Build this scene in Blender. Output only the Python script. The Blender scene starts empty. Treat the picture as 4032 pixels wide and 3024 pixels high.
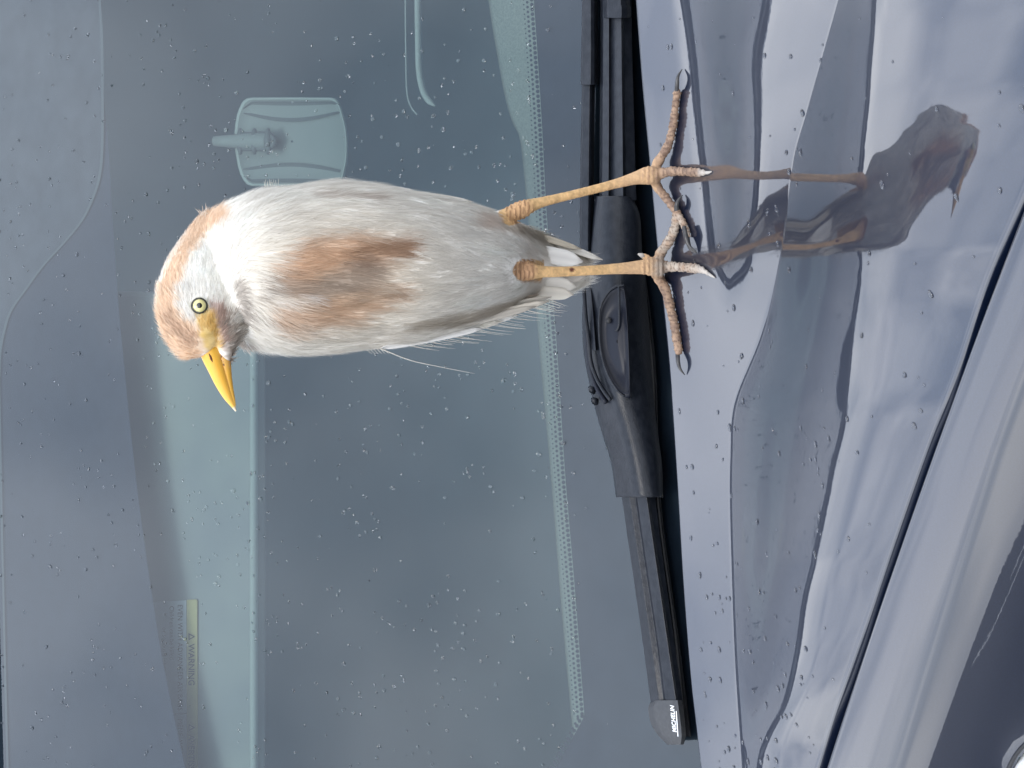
import bpy, bmesh, math, random
import numpy as np
from mathutils import Vector, Matrix, noise
from mathutils.bvhtree import BVHTree
random.seed(7); rng = np.random.default_rng(7)
S = bpy.context.scene
C = S.collection
R = math.radians

# ------------------------------------------------------------------ camera
PITCH = R(16.0); FPX = 6594.0               # focal length in pixels of the 4032-wide photograph
CAM = Vector((0.0, -1.25, 1.55))
FWD = Vector((0, math.cos(PITCH), -math.sin(PITCH)))
DWN = Vector((0, -math.sin(PITCH), -math.cos(PITCH)))
RGT = Vector((1, 0, 0))
cam_d = bpy.data.cameras.new('camera'); cam = bpy.data.objects.new('camera', cam_d); C.objects.link(cam)
cam_d.sensor_fit = 'HORIZONTAL'; cam_d.sensor_width = 36; cam_d.lens = 36 * FPX / 4032
cam_d.clip_start = 0.05; cam_d.clip_end = 500
# the phone was held on its side: the picture's left edge is up in the world
M3 = Matrix((DWN, RGT, -FWD)).transposed()
cam.matrix_world = Matrix.Translation(CAM) @ M3.to_4x4()
S.camera = cam

# ------------------------------------------------------------------ light
SUN_EL, SUN_AZ = R(58), R(200)
W = bpy.data.worlds.new('World'); S.world = W; W.use_nodes = True
nt = W.node_tree; nt.nodes.clear()
def N(t, typ, **k):
    n = t.nodes.new(typ)
    for a, b in k.items():
        if a.startswith('i_'):
            key = a[2:].replace('_', ' ')
            n.inputs[key].default_value = b
        else: setattr(n, a, b)
    return n
wo = N(nt, 'ShaderNodeOutputWorld')
sky = N(nt, 'ShaderNodeTexSky', sky_type='NISHITA', sun_disc=False, sun_elevation=SUN_EL, sun_rotation=SUN_AZ)
sky.dust_density = 3.0; sky.air_density = 1.2
bg1 = N(nt, 'ShaderNodeBackground'); bg1.inputs[1].default_value = 0.12
nt.links.new(sky.outputs[0], bg1.inputs[0])
tc = N(nt, 'ShaderNodeTexCoord')
mp = N(nt, 'ShaderNodeMapping'); mp.inputs['Scale'].default_value = (1, 1, 1.0)
nt.links.new(tc.outputs['Generated'], mp.inputs[0])
nz = N(nt, 'ShaderNodeTexNoise'); nz.inputs['Scale'].default_value = 4.6; nz.inputs['Detail'].default_value = 3.0; nz.inputs['Roughness'].default_value = 0.42
nt.links.new(mp.outputs[0], nz.inputs['Vector'])
cr = N(nt, 'ShaderNodeValToRGB')
cr.color_ramp.elements[0].position = 0.36; cr.color_ramp.elements[0].color = (0.70, 0.77, 0.88, 1)
cr.color_ramp.elements[1].position = 0.62; cr.color_ramp.elements[1].color = (1.30, 1.33, 1.38, 1)
nt.links.new(nz.outputs[0], cr.inputs[0])
sx = N(nt, 'ShaderNodeSeparateXYZ'); nt.links.new(tc.outputs['Generated'], sx.inputs[0])
hr = N(nt, 'ShaderNodeValToRGB'); nt.links.new(sx.outputs['Z'], hr.inputs[0])      # clouds are whiter low down, bluer overhead
hr.color_ramp.elements[0].position = 0.0; hr.color_ramp.elements[0].color = (0.92, 0.92, 0.93, 1)
hr.color_ramp.elements[1].position = 1.0; hr.color_ramp.elements[1].color = (0.88, 0.97, 1.10, 1)
e_ = hr.color_ramp.elements.new(0.30); e_.color = (1.30, 1.28, 1.24, 1)
mu = N(nt, 'ShaderNodeMix', data_type='RGBA', blend_type='MULTIPLY'); mu.inputs[0].default_value = 1.0
e2 = hr.color_ramp.elements.new(0.62); e2.color = (1.0, 1.02, 1.08, 1)
nt.links.new(cr.outputs[0], mu.inputs[6]); nt.links.new(hr.outputs[0], mu.inputs[7])
bg2 = N(nt, 'ShaderNodeBackground'); bg2.inputs[1].default_value = 1.9
nt.links.new(mu.outputs[2], bg2.inputs[0])
mx = N(nt, 'ShaderNodeMixShader'); mx.inputs[0].default_value = 0.88     # an almost closed cloud cover
nt.links.new(bg1.outputs[0], mx.inputs[1]); nt.links.new(bg2.outputs[0], mx.inputs[2])
nt.links.new(mx.outputs[0], wo.inputs[0])
sd = bpy.data.lights.new('sun', 'SUN'); sd.energy = 1.5; sd.angle = R(20); sd.color = (1.0, 0.95, 0.88)
sun = bpy.data.objects.new('sun', sd); C.objects.link(sun)
sun.rotation_euler = (R(90) - SUN_EL, 0, R(180) - SUN_AZ + R(0))
dirv = Vector((math.sin(SUN_AZ) * math.cos(SUN_EL), math.cos(SUN_AZ) * math.cos(SUN_EL), math.sin(SUN_EL)))
sun.rotation_euler = dirv.to_track_quat('Z', 'Y').to_euler()
S.view_settings.view_transform = 'Standard'; S.view_settings.look = 'None'
S.view_settings.exposure = 0.0; S.view_settings.gamma = 1.0
S.cycles.max_bounces = 8; S.cycles.transparent_max_bounces = 12

# ------------------------------------------------------------------ helpers
def ray(x, y):
    return FWD + DWN * ((x - 2016) / FPX) + RGT * ((1512 - y) / FPX)
def on_y(x, y, Y):
    d = ray(x, y); return CAM + d * ((Y - CAM.y) / d.y)
def on_plane(x, y, p0, n):
    d = ray(x, y); return CAM + d * ((p0 - CAM).dot(n) / d.dot(n))
def pix(p):
    v = Vector(p) - CAM; w = v.dot(FWD)
    return 2016 + FPX * v.dot(DWN) / w, 1512 - FPX * v.dot(RGT) / w
def curve(pts):
    ks = sorted(pts, key=lambda q: q[1]); ys = [q[1] for q in ks]; xs = [q[0] for q in ks]
    def f(y):
        if y <= ys[0]: return xs[0] + (xs[1]-xs[0])/(ys[1]-ys[0])*(y-ys[0])
        if y >= ys[-1]: return xs[-1] + (xs[-1]-xs[-2])/(ys[-1]-ys[-2])*(y-ys[-1])
        # monotone cubic (Catmull-Rom tangents)
        i = max(k for k in range(len(ys)-1) if ys[k] <= y)
        h = ys[i+1]-ys[i]; t = (y-ys[i])/h
        d = (xs[i+1]-xs[i])/h
        m0 = (xs[i+1]-xs[i-1])/(ys[i+1]-ys[i-1]) if i > 0 else d
        m1 = (xs[i+2]-xs[i])/(ys[i+2]-ys[i]) if i+2 < len(ys) else d
        return ((2*t**3-3*t**2+1)*xs[i] + (t**3-2*t*t+t)*h*m0 + (-2*t**3+3*t*t)*xs[i+1] + (t**3-t*t)*h*m1)
    return f
def mesh(name, verts, faces, mat=None, parent=None, smooth=True):
    me = bpy.data.meshes.new(name); me.from_pydata([tuple(v) for v in verts], [], faces); me.update()
    if smooth: me.polygons.foreach_set('use_smooth', [True]*len(me.polygons))
    o = bpy.data.objects.new(name, me); C.objects.link(o)
    for m in (mat if isinstance(mat, (list, tuple)) else [mat]):
        if m: me.materials.append(m)
    if parent: o.parent = parent; o.matrix_parent_inverse = parent.matrix_world.inverted()
    return o
def empty(name, loc, label=None, cat=None):
    o = bpy.data.objects.new(name, None); C.objects.link(o); o.location = loc
    o.empty_display_size = 0.05
    o.matrix_world = Matrix.Translation(loc)
    if label: o['label'] = label; o['category'] = cat
    return o
def grid_faces(nr, nc, flip=False, off=0, closed=False):
    f = []
    for r in range(nr-1):
        for c in range(nc if closed else nc-1):
            a = off+r*nc+c; b = off+r*nc+(c+1) % nc; d = off+(r+1)*nc+c; e = off+(r+1)*nc+(c+1) % nc
            f.append((a, d, e, b) if flip else (a, b, e, d))
    return f
def tube(pts, rads, seg=12, flat=1.0, up=None, off=0):
    """closed tapered tube; returns verts, faces. flat scales the radius along 'up'"""
    V, F = [], []
    n = len(pts); pts = [Vector(p) for p in pts]
    ref = Vector(up) if up is not None else Vector((0.13, -1, 0.21))
    for i, p in enumerate(pts):
        t = (pts[min(i+1, n-1)] - pts[max(i-1, 0)]).normalized()
        a = ref - t*ref.dot(t); a.normalize(); b = t.cross(a)
        r = rads[i]; ra, rb = (r if isinstance(r, tuple) else (r*flat, r))
        for k in range(seg):
            w = 2*math.pi*k/seg
            V.append(p + a*(ra*math.cos(w)) + b*(rb*math.sin(w)))
    F = grid_faces(n, seg, off=off, closed=True)
    V.append(pts[0]); V.append(pts[-1]); c0 = off+n*seg; c1 = c0+1
    for k in range(seg):
        F.append((off+(k+1) % seg, off+k, c0)); F.append((off+(n-1)*seg+k, off+(n-1)*seg+(k+1) % seg, c1))
    return V, F
def smooth_path(pts, k=6):
    """Catmull-Rom through tuples of any length"""
    P = [np.array(p, float) for p in pts]; out = []
    for i in range(len(P)-1):
        p0 = P[i-1] if i > 0 else 2*P[0]-P[1]; p3 = P[i+2] if i+2 < len(P) else 2*P[-1]-P[-2]
        for j in range(k):
            t = j/k
            out.append(0.5*((2*P[i])+(-p0+P[i+1])*t+(2*p0-5*P[i]+4*P[i+1]-p3)*t*t+(-p0+3*P[i]-3*P[i+1]+p3)*t**3))
    out.append(P[-1]); return out

# ------------------------------------------------------------------ materials
def mat(name, col, rough=0.5, metal=0.0, **k):
    m = bpy.data.materials.new(name); m.use_nodes = True
    b = m.node_tree.nodes['Principled BSDF']
    b.inputs['Base Color'].default_value = (*col, 1); b.inputs['Roughness'].default_value = rough
    b.inputs['Metallic'].default_value = metal
    for a, v in k.items(): b.inputs[a.replace('_', ' ')].default_value = v
    return m
def add_noise(m, scale, c0, c1, lo=0.3, hi=0.7, detail=4, bump=0.0, bscale=None, stretch=(1, 1, 1), rough=None):
    t = m.node_tree; b = t.nodes['Principled BSDF']
    tc = N(t, 'ShaderNodeTexCoord'); mp = N(t, 'ShaderNodeMapping'); mp.inputs['Scale'].default_value = stretch
    t.links.new(tc.outputs['Object'], mp.inputs[0])
    n = N(t, 'ShaderNodeTexNoise'); n.inputs['Scale'].default_value = scale; n.inputs['Detail'].default_value = detail
    t.links.new(mp.outputs[0], n.inputs['Vector'])
    r = N(t, 'ShaderNodeValToRGB'); r.color_ramp.elements[0].position = lo; r.color_ramp.elements[1].position = hi
    r.color_ramp.elements[0].color = (*c0, 1); r.color_ramp.elements[1].color = (*c1, 1)
    t.links.new(n.outputs[0], r.inputs[0]); t.links.new(r.outputs[0], b.inputs['Base Color'])
    if rough:
        rr = N(t, 'ShaderNodeMapRange'); rr.inputs[3].default_value = rough[0]; rr.inputs[4].default_value = rough[1]
        t.links.new(n.outputs[0], rr.inputs[0]); t.links.new(rr.outputs[0], b.inputs['Roughness'])
    if bump:
        n2 = N(t, 'ShaderNodeTexNoise'); n2.inputs['Scale'].default_value = bscale or scale; n2.inputs['Detail'].default_value = 3
        t.links.new(mp.outputs[0], n2.inputs['Vector'])
        bp = N(t, 'ShaderNodeBump'); bp.inputs['Strength'].default_value = bump; bp.inputs['Distance'].default_value = 0.001
        t.links.new(n2.outputs[0], bp.inputs['Height']); t.links.new(bp.outputs[0], b.inputs['Normal'])
    return m

paint = mat('car_paint', (0.012, 0.018, 0.036), 0.38, 0.25)
add_noise(paint, 900, (0.001, 0.005, 0.020), (0.003, 0.010, 0.032), 0.35, 0.75, 3)
pb = paint.node_tree.nodes['Principled BSDF']
pb.inputs['Coat Weight'].default_value = 1.0; pb.inputs['Coat Roughness'].default_value = 0.012; pb.inputs['Coat IOR'].default_value = 1.92
def coat_wear(m, lo, hi, scale=6, bump=0.0):      # thin dried water streaks and orange peel
    t = m.node_tree; b = t.nodes['Principled BSDF']
    tc = N(t, 'ShaderNodeTexCoord'); mp = N(t, 'ShaderNodeMapping')
    mp.inputs['Rotation'].default_value = (0, 0, R(38)); mp.inputs['Scale'].default_value = (1.2, 9, 1)
    t.links.new(tc.outputs['Object'], mp.inputs[0])
    n = N(t, 'ShaderNodeTexNoise'); n.inputs['Scale'].default_value = scale; n.inputs['Detail'].default_value = 5
    t.links.new(mp.outputs[0], n.inputs['Vector'])
    r = N(t, 'ShaderNodeMapRange'); r.inputs[1].default_value = 0.35; r.inputs[2].default_value = 0.75
    r.inputs[3].default_value = lo; r.inputs[4].default_value = hi
    t.links.new(n.outputs[0], r.inputs[0]); t.links.new(r.outputs[0], b.inputs['Coat Roughness'])
    if bump:
        n2 = N(t, 'ShaderNodeTexNoise'); n2.inputs['Scale'].default_value = 240; n2.inputs['Detail'].default_value = 1
        t.links.new(tc.outputs['Object'], n2.inputs['Vector'])
        bp = N(t, 'ShaderNodeBump'); bp.inputs['Strength'].default_value = bump; bp.inputs['Distance'].default_value = 0.0002
        t.links.new(n2.outputs[0], bp.inputs['Height']); t.links.new(bp.outputs[0], b.inputs['Coat Normal'])
coat_wear(paint, 0.004, 0.035, bump=0.02)
black_rubber = add_noise(mat('black_rubber', (0.01, 0.01, 0.012), 0.6), 220, (0.006, 0.007, 0.010), (0.022, 0.023, 0.027), rough=(0.45, 0.7))
wiper_plastic = add_noise(mat('satin_black_plastic', (0.02, 0.021, 0.025), 0.42), 150, (0.007, 0.009, 0.014), (0.018, 0.021, 0.028), bump=0.3, bscale=700, rough=(0.24, 0.40))
wiper_plastic.node_tree.nodes['Principled BSDF'].inputs['Specular IOR Level'].default_value = 0.28
wiper_gloss = mat('smooth_black_plastic', (0.008, 0.010, 0.018), 0.36, Specular_IOR_Level=0.25)
cap_grey = add_noise(mat('end_cap_plastic', (0.06, 0.06, 0.065), 0.5), 300, (0.030, 0.032, 0.036), (0.045, 0.047, 0.052))
white_print = mat('white_print', (0.8, 0.82, 0.84), 0.5)
cavity = mat('dark_cavity', (0.004, 0.005, 0.008), 0.9)
frit = add_noise(mat('black_ceramic_print', (0.012, 0.012, 0.016), 0.6), 60, (0.022, 0.032, 0.064), (0.032, 0.044, 0.082))
frit_half = add_noise(mat('halftone_ceramic_print', (0.1, 0.1, 0.12), 0.7), 40, (0.06, 0.068, 0.095), (0.10, 0.108, 0.145))
dash_m = add_noise(mat('dashboard_vinyl', (0.3, 0.32, 0.31), 0.8), 500, (0.24, 0.27, 0.27), (0.34, 0.37, 0.36), bump=0.2)
visor_m = add_noise(mat('visor_cloth', (0.25, 0.26, 0.26), 0.9), 9, (0.26, 0.28, 0.31), (0.36, 0.38, 0.37), 0.25, 0.75, 2)
visor_edge_m = mat('visor_piping', (0.42, 0.46, 0.46), 0.8)
head_m = mat('cabin_trim', (0.05, 0.055, 0.06), 0.9)
add_noise(head_m, 2.2, (0.20, 0.32, 0.37), (0.42, 0.54, 0.60), 0.35, 0.7, 2)
mirror_m = mat('housing_plastic', (0.27, 0.30, 0.30), 0.6)
mirror_d = mat('housing_dark_plastic', (0.14, 0.16, 0.17), 0.6)
mirror_rim = mat('housing_rim', (0.42, 0.47, 0.46), 0.6)
label_y = mat('label_yellow', (0.50, 0.44, 0.22), 0.7); label_w = mat('label_white', (0.58, 0.62, 0.68), 0.7)
ink = mat('label_ink', (0.03, 0.03, 0.03), 0.8)
edge_print = mat('edge_print_grey', (0.13, 0.145, 0.17), 0.5)
trim_light = mat('glass_edge_moulding', (0.35, 0.38, 0.42), 0.35)
# windscreen: green-tinted transparent body under a clear reflecting face
glass = bpy.data.materials.new('tinted_windscreen_glass'); glass.use_nodes = True
t = glass.node_tree; t.nodes.clear()
out = N(t, 'ShaderNodeOutputMaterial'); tr = N(t, 'ShaderNodeBsdfTransparent'); tr.inputs[0].default_value = (0.62, 0.72, 0.705, 1)
gl = N(t, 'ShaderNodeBsdfGlossy'); gl.inputs['Roughness'].default_value = 0.0; gl.inputs[0].default_value = (1, 1, 1, 1)
fr = N(t, 'ShaderNodeFresnel'); fr.inputs[0].default_value = 1.70
ms = N(t, 'ShaderNodeMixShader'); t.links.new(fr.outputs[0], ms.inputs[0]); t.links.new(tr.outputs[0], ms.inputs[1]); t.links.new(gl.outputs[0], ms.inputs[2])
t.links.new(ms.outputs[0], out.inputs[0])
water = bpy.data.materials.new('rain_water'); water.use_nodes = True
wb = water.node_tree.nodes['Principled BSDF']; wb.inputs['Transmission Weight'].default_value = 1.0
wb.inputs['Roughness'].default_value = 0.0; wb.inputs['IOR'].default_value = 1.33; wb.inputs['Base Color'].default_value = (1, 1, 1, 1)

film = bpy.data.materials.new('rain_film'); film.use_nodes = True; t = film.node_tree; fb = t.nodes['Principled BSDF']
fb.inputs['Transmission Weight'].default_value = 1.0; fb.inputs['Roughness'].default_value = 0.0; fb.inputs['IOR'].default_value = 1.33
ft = N(t, 'ShaderNodeBsdfTransparent'); fm = N(t, 'ShaderNodeMixShader'); fm.inputs[0].default_value = 0.30
t.links.new(ft.outputs[0], fm.inputs[1]); t.links.new(fb.outputs[0], fm.inputs[2]); t.links.new(fm.outputs[0], t.nodes['Material Output'].inputs[0])
# ================================================================== THE CAR
car = empty('parked_car', (0, 0.4, 0), 'dark blue car, wet with rain, whose bonnet and windscreen fill the picture behind the egret', 'car')

# ---------------- windscreen plane
GA = R(37.0)
GN = Vector((0, -math.sin(GA), math.cos(GA)))
G0 = on_y(2650, 2000, 0.115)
GUP = Vector((0, math.cos(GA), math.sin(GA)))
def on_glass(x, y, h=0.0): return on_plane(x, y, G0 + GN*h, GN)

# ---------------- bonnet lines, read across the picture
E = curve([(2505, 0), (2530, 330), (2560, 650), (2592, 1000), (2637, 1450), (2668, 1900), (2692, 2300), (2724, 2700), (2762, 3024)])
CR = curve([(3300, 0), (3172, 455), (3126, 620), (3075, 1000), (3008, 1312), (2902, 1590), (2886, 1800), (2885, 2000), (2893, 2300), (2905, 2600), (2928, 2930), (2938, 3100)])
L1 = curve([(2688, 0), (2723, 200), (2758, 500), (2805, 940), (2850, 1150)])
L2 = curve([(3010, 0), (2970, 200), (2968, 500), (2962, 780), (2900, 1100), (2870, 1200)])
L3 = curve([(3436, 0), (3409, 365), (3372, 730), (3354, 1185), (3327, 1560), (3263, 1860), (3217, 2096), (3163, 2315), (3126, 2552), (3080, 2734), (2990, 2935), (2970, 3100)])
GP = curve([(4420, -300), (4032, 729), (3883, 1075), (3755, 1458), (3646, 1732), (3518, 2096), (3409, 2424), (3281, 2789), (3208, 3024)])
SEAM_P = on_glass(-10, 1400)                      # top of the glass, where the roof begins
SEAM_Y, SEAM_Z = SEAM_P.y, SEAM_P.z
def t_seam(p):
    e = math.atan2(CAM.z-p.z, p.y-CAM.y)
    return (math.atan2(SEAM_Z-p.z, SEAM_Y-p.y)-e)/2
def sm(a): a = min(1, max(0, a)); return a*a*(3-2*a)
def lerp_knots(v, ks):
    if v <= ks[0][0]: return ks[0][1]
    for (a, p), (b, q) in zip(ks, ks[1:]):
        if v <= b: return p+(q-p)*sm((v-a)/(b-a)) if b > a else q
    return ks[-1][1]
def bonnet_delta(x, y):
    """how many degrees the bonnet leans more than a panel that would mirror the top of the windscreen"""
    e, c, l3, g = E(y), CR(y), L3(y), GP(y)
    if x < c-0.5:
        k = sm((y-960)/420)              # how far the small pool near the far edge has closed
        l1, l2 = min(L1(y), c-120), min(L2(y), c-70); w = max(8, l2-l1); dip = -min(4.2, w*0.02)
        va = lerp_knots(x, [(e, 7), (e+(l1-e)*.6, 5.0), (l1-13, 0.7), (l1, 0.0), ((l1+l2)/2, dip), (l2, 0), (l2+13, .7), (l2+(c-l2)*.5, 4.2), (c, 5.2)]) if k < 1 else 0
        vb = lerp_knots(x, [(e, 7), (e+(c-e)*.5, 5.6), (c-22, 5.6), (c-6, .8), (c, 0.1)])
        return va*(1-k)+vb*k
    w = l3-c
    dip = -min(3.6, w*0.012)
    g2 = min(g, l3+900)
    hard = sm((w-20)/60)
    return lerp_knots(x, [(c, 4*(1-hard)+hard*dip*0.6), (c+w*0.35, dip), (l3, 0), (l3+16, .7), (l3+70, 4), (l3+(g2-l3)*.5, 12), (g-20, 19), (g, 21)])
def march(cols, start, rows_of, slope):
    """walk each column of the sheet towards the camera along its viewing plane, at the wanted lean"""
    V = []
    nrow = None
    for y in cols:
        xs = rows_of(y); nrow = len(xs)
        p = start(y); V.append(p)
        for i in range(1, len(xs)):
            tl = slope(0.5*(xs[i]+xs[i-1]), y, p)
            d = ray(xs[i], y)
            h0 = Vector((d.x, d.y, 0)).normalized()
            m = Vector((-h0.x*math.cos(tl), -h0.y*math.cos(tl), -math.sin(tl)))  # direction of travel
            # intersect ray CAM+s d with line p + u m, inside the vertical plane
            a = Vector((d.x, d.y, 0)).dot(h0); b = d.z
            rel = CAM-p; rx = Vector((rel.x, rel.y, 0)).dot(h0); rz = rel.z
            mxh = -math.cos(tl); mz = -math.sin(tl)
            # rx + s a = u mxh ; rz + s b = u mz
            det = a*(-mz)-(-mxh)*b
            s = (-rx*(-mz)+mxh*(-1)*(rz)*(1)*(-1)*(-1))/det if False else (rx*mz - rz*mxh)/(-(a*mz) + b*mxh)*1.0
            p = CAM + d*s
            V.append(p)
    return V, nrow
LAT = 0.10
EDGE_C = curve([(0.060, -900), (0.045, 0), (0.036, 1000), (0.050, 2000), (0.064, 3024), (0.08, 3900)])
def edge_start(y): return on_y(E(y), y, EDGE_C(y))
NS1, NS2, NS3 = 90, 70, 90
def rows_bonnet(y):
    e, c, l, g = E(y), CR(y), L3(y), GP(y)
    l = max(l, c+12)
    r = [e+(c-e)*i/NS1 for i in range(NS1)]+[c+(l-c)*i/NS2 for i in range(NS2)]+[l+(g-l)*i/NS3 for i in range(NS3+1)]
    return r
SC = {}
def slope_bonnet(x, y, p):
    d = bonnet_delta(x, y)
    if d > 0 and x < L3(y): d *= SC.get(y, 1.0)
    return t_seam(p)+R(d)
cols = list(np.arange(-1100, 3960, 16.0))
def z_at(y, Y0):
    V, n = march([y], edge_start, lambda q: [E(q)+(CR(q)-E(q))*i/14 for i in range(14)]+[CR(q)+(3420-CR(q))*i/14 for i in range(15)], slope_bonnet)
    for a, b in zip(V, V[1:]):
        if b.y <= Y0: k = (a.y-Y0)/(a.y-b.y); return a.z+(b.z-a.z)*k, a.x+(b.x-a.x)*k
    return V[-1].z, V[-1].x
yr = 700; V_, n_ = march([yr], edge_start, lambda q: [E(q)+(3300-E(q))*i/20 for i in range(21)], slope_bonnet)
Y0 = V_[-1].y; zr, xr = z_at(yr, Y0)
ctrl = list(range(-1100, 4100, 200)); sv_ = []
for y in ctrl:
    lo, hi = 0.35, 2.2
    for _ in range(9):
        SC[y] = (lo+hi)/2; z, x = z_at(y, Y0); dx = x-xr
        if z > zr+LAT*dx-0.15*dx*dx: lo = SC[y]
        else: hi = SC[y]
    sv_.append(SC[y])
print('bonnet lean scale', [round(q, 2) for q in sv_])
sf_ = curve(list(zip(np.convolve(np.pad(sv_, 2, 'edge'), [.08, .24, .36, .24, .08], 'valid'), ctrl)))
SC = {y: float(np.clip(sf_(y), 0.4, 2.4)) for y in cols}
BV, nr = march(cols, edge_start, rows_bonnet, slope_bonnet)
nc = len(cols)
# rolled rear lip and the flange that drops into the gap
def lip(P, outdir, drop, n=4, rad=0.004):
    o = []
    for k in range(1, n+1):
        a = k/n*math.pi/2
        o.append(P+outdir*(rad*math.sin(a))+Vector((0, 0, -rad*(1-math.cos(a)))))
    o.append(o[-1]+Vector((0, 0, -drop))); return o
verts = []; nrow = 0
for i in range(nc):
    col = BV[i*nr:(i+1)*nr]
    a = lip(col[0], Vector((0, 1, 0)), 0.02, rad=0.003)[::-1]
    nb = Vector((-0.55, -0.83, 0)).normalized()
    z = lip(col[-1], nb, 0.03, rad=0.003)
    row = a+col+z; nrow = len(row); verts += row
bonnet = mesh('bonnet', verts, grid_faces(nc, nrow, flip=False), paint, car)
bonnet_bvh = BVHTree.FromPolygons([tuple(v) for v in verts], grid_faces(nc, nrow))
def hit_bonnet(x, y):
    d = ray(x, y).normalized(); h = bonnet_bvh.ray_cast(CAM, d)
    return h[0], h[1]

def smooth_line(f, lo, hi, deg):
    ys_ = np.linspace(lo, hi, 60); c_ = np.polyfit(ys_/1000, [f(q) for q in ys_], deg); return lambda q: float(np.polyval(c_, q/1000))
# ---------------- front wing beyond the gap
DK = curve([(4200, 900), (4010, 1500), (3900, 1800), (3815, 2100), (3750, 2300), (3670, 2560), (3590, 2800), (3530, 3024)])
DK = smooth_line(DK, 900, 3100, 2); GW = smooth_line(GP, 0, 3400, 2)
def gap_depth(y):
    i = min(nc-1, max(0, int(round((y-cols[0])/16.0)))); return (BV[(i+1)*nr-1]-CAM).dot(FWD)
WD = smooth_line(gap_depth, 500, 3300, 3)
def wing_start(y): return CAM+ray((GW(y)+52), y)*(min(WD(y), gap_depth(y)+.01)-0.010)
def rows_wing(y):
    g = (GW(y)+52)
    end = g+1500
    return [g+(end-g)*(i/110) for i in range(111)]
def slope_wing(x, y, p):
    g, d = (GW(y)+52), DK(y)
    d = max(d, g+230)
    return R(lerp_knots(x, [(g, 15), (g+(d-g)*.4, 22), (g+(d-g)*.8, 31), (d+60, 56), (d+190, 61), (d+400, 68), (d+900, 74)]))
wcols = [c for c in cols if c > 400]
WV, wr = march(wcols, wing_start, rows_wing, slope_wing)
verts = []; nrow = 0
arch_c = (4198, 3132); keep = []
for i in range(len(wcols)):
    col = WV[i*wr:(i+1)*wr]
    a = lip(col[0], Vector((0.55, 0.83, 0)).normalized(), 0.03, rad=0.003)[::-1]
    row = a+col; nrow = len(row); verts += row
faces = grid_faces(len(wcols), nrow)
def in_arch(v):
    x, y = pix(v); return ((x-arch_c[0])/235)**2+((y-arch_c[1])/255)**2 < 1 and x > 3800
inside = [in_arch(v) for v in verts]
faces = [f for f in faces if not all(inside[k] for k in f)]
for f in faces[:0]: pass
wing = mesh('front_wing', verts, faces, paint, car)
# rolled arch edge, a dark rubber bead
pts = []
wbvh = BVHTree.FromPolygons([tuple(v) for v in verts], faces)
for k in range(60):
    a = R(150)+R(150)*k/59
    x = arch_c[0]+247*math.cos(a); y = arch_c[1]+267*math.sin(a)
    h = wbvh.ray_cast(CAM, ray(x, y).normalized())
    if h[0]: pts.append(h[0])
if len(pts) > 3:
    v, f = tube(pts, [0.0016]*len(pts), 8); mesh('lamp_bead', v, f, black_rubber, car)
# headlamp lens whose round rim shows in the corner of the wing
hl = wbvh.ray_cast(CAM, ray(3960, 2960).normalized())[0] or on_y(3960, 2960, -.4)
def on_l(x, y, dz=0.0): return CAM+ray(x, y)*((hl-CAM).dot(FWD)+0.012-dz)
V = []
for rr_, dz in ((1.0, -.01), (.97, .004), (.93, .008), (.7, .02), (.4, .028), (.03, .03)):
    for k in range(48): V.append(on_l(arch_c[0]+232*rr_*math.cos(k*math.pi/24), arch_c[1]+252*rr_*math.sin(k*math.pi/24), dz))
mesh('headlamp', V, grid_faces(6, 48, closed=True), add_noise(mat('frosted_lamp_lens', (.8, .8, .8), .3), 400, (.70, .71, .72), (.86, .86, .86)), car)
# floor of the shut gap and the engine bay below
bot = []
for y in cols:
    i = min(nc-1, int(round((y-cols[0])/16.0))); g = BV[(i+1)*nr-1]
    bot.append((g+Vector((0.03, 0.05, -0.045)), g+Vector((-0.008, -0.012, -0.045))))
verts = [q for b in bot for q in b]
mesh('shut_gap_channel', verts, grid_faces(len(cols), 2), cavity, car)

# ---------------- windscreen, frit, mouldings
TL = curve([(-70, -900), (-25, 700), (-4, 1500), (10, 2200), (30, 3024), (60, 3900)])
def TOP(y): return TL(y)-62
FT = curve([(401, 0), (409, 338), (430, 633), (447, 928), (468, 1224), (485, 1400), (514, 1694), (548, 1987), (597, 2330), (636, 2575), (685, 2820), (729, 3024)])
FB = curve([(2080, -300), (2102, 0), (2124, 325), (2137, 543), (2151, 814), (2172, 1100), (2195, 1400), (2225, 1860), (2262, 2300), (2300, 2800)])
def sheet(name, f0, f1, y0, y1, m, h=0.0, n=120, k=2, parent=car):
    V = []
    ys = np.linspace(y0, y1, n)
    for y in ys:
        for j in range(k): V.append(on_glass(f0(y)+(f1(y)-f0(y))*j/(k-1), y, h))
    return mesh(name, V, grid_faces(n, k, flip=True), m, parent, smooth=False)
screen = sheet('windscreen', TOP, lambda y: 2960, -1400, 4300, glass, 0.0)
# black ceramic border printed on the inner face: top band, bottom band, left corner
sheet('ceramic_border', TOP, FT, -1400, 4300, frit, -0.004, parent=screen)
def bottom_frit(y): return FB(y) if y < 2820 else FB(2820)-(y-2820)*0.55
sheet('ceramic_border', bottom_frit, lambda y: 2960, -1400, 3560, frit, -0.004, n=240, parent=screen)
sheet('ceramic_border', lambda y: TOP(y), lambda y: 2960, 3560, 4300, frit, -0.004, parent=screen)
HF = curve([(392, -200), (393, 0), (401, 169), (403, 549), (392, 692), (363, 785), (321, 869), (253, 954), (169, 1046), (101, 1139), (42, 1224), (13, 1316), (0, 1392), (-4, 1500)])
sheet('halftone_print', TOP, HF, -900, 1490, frit_half, -0.002, parent=screen)
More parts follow.
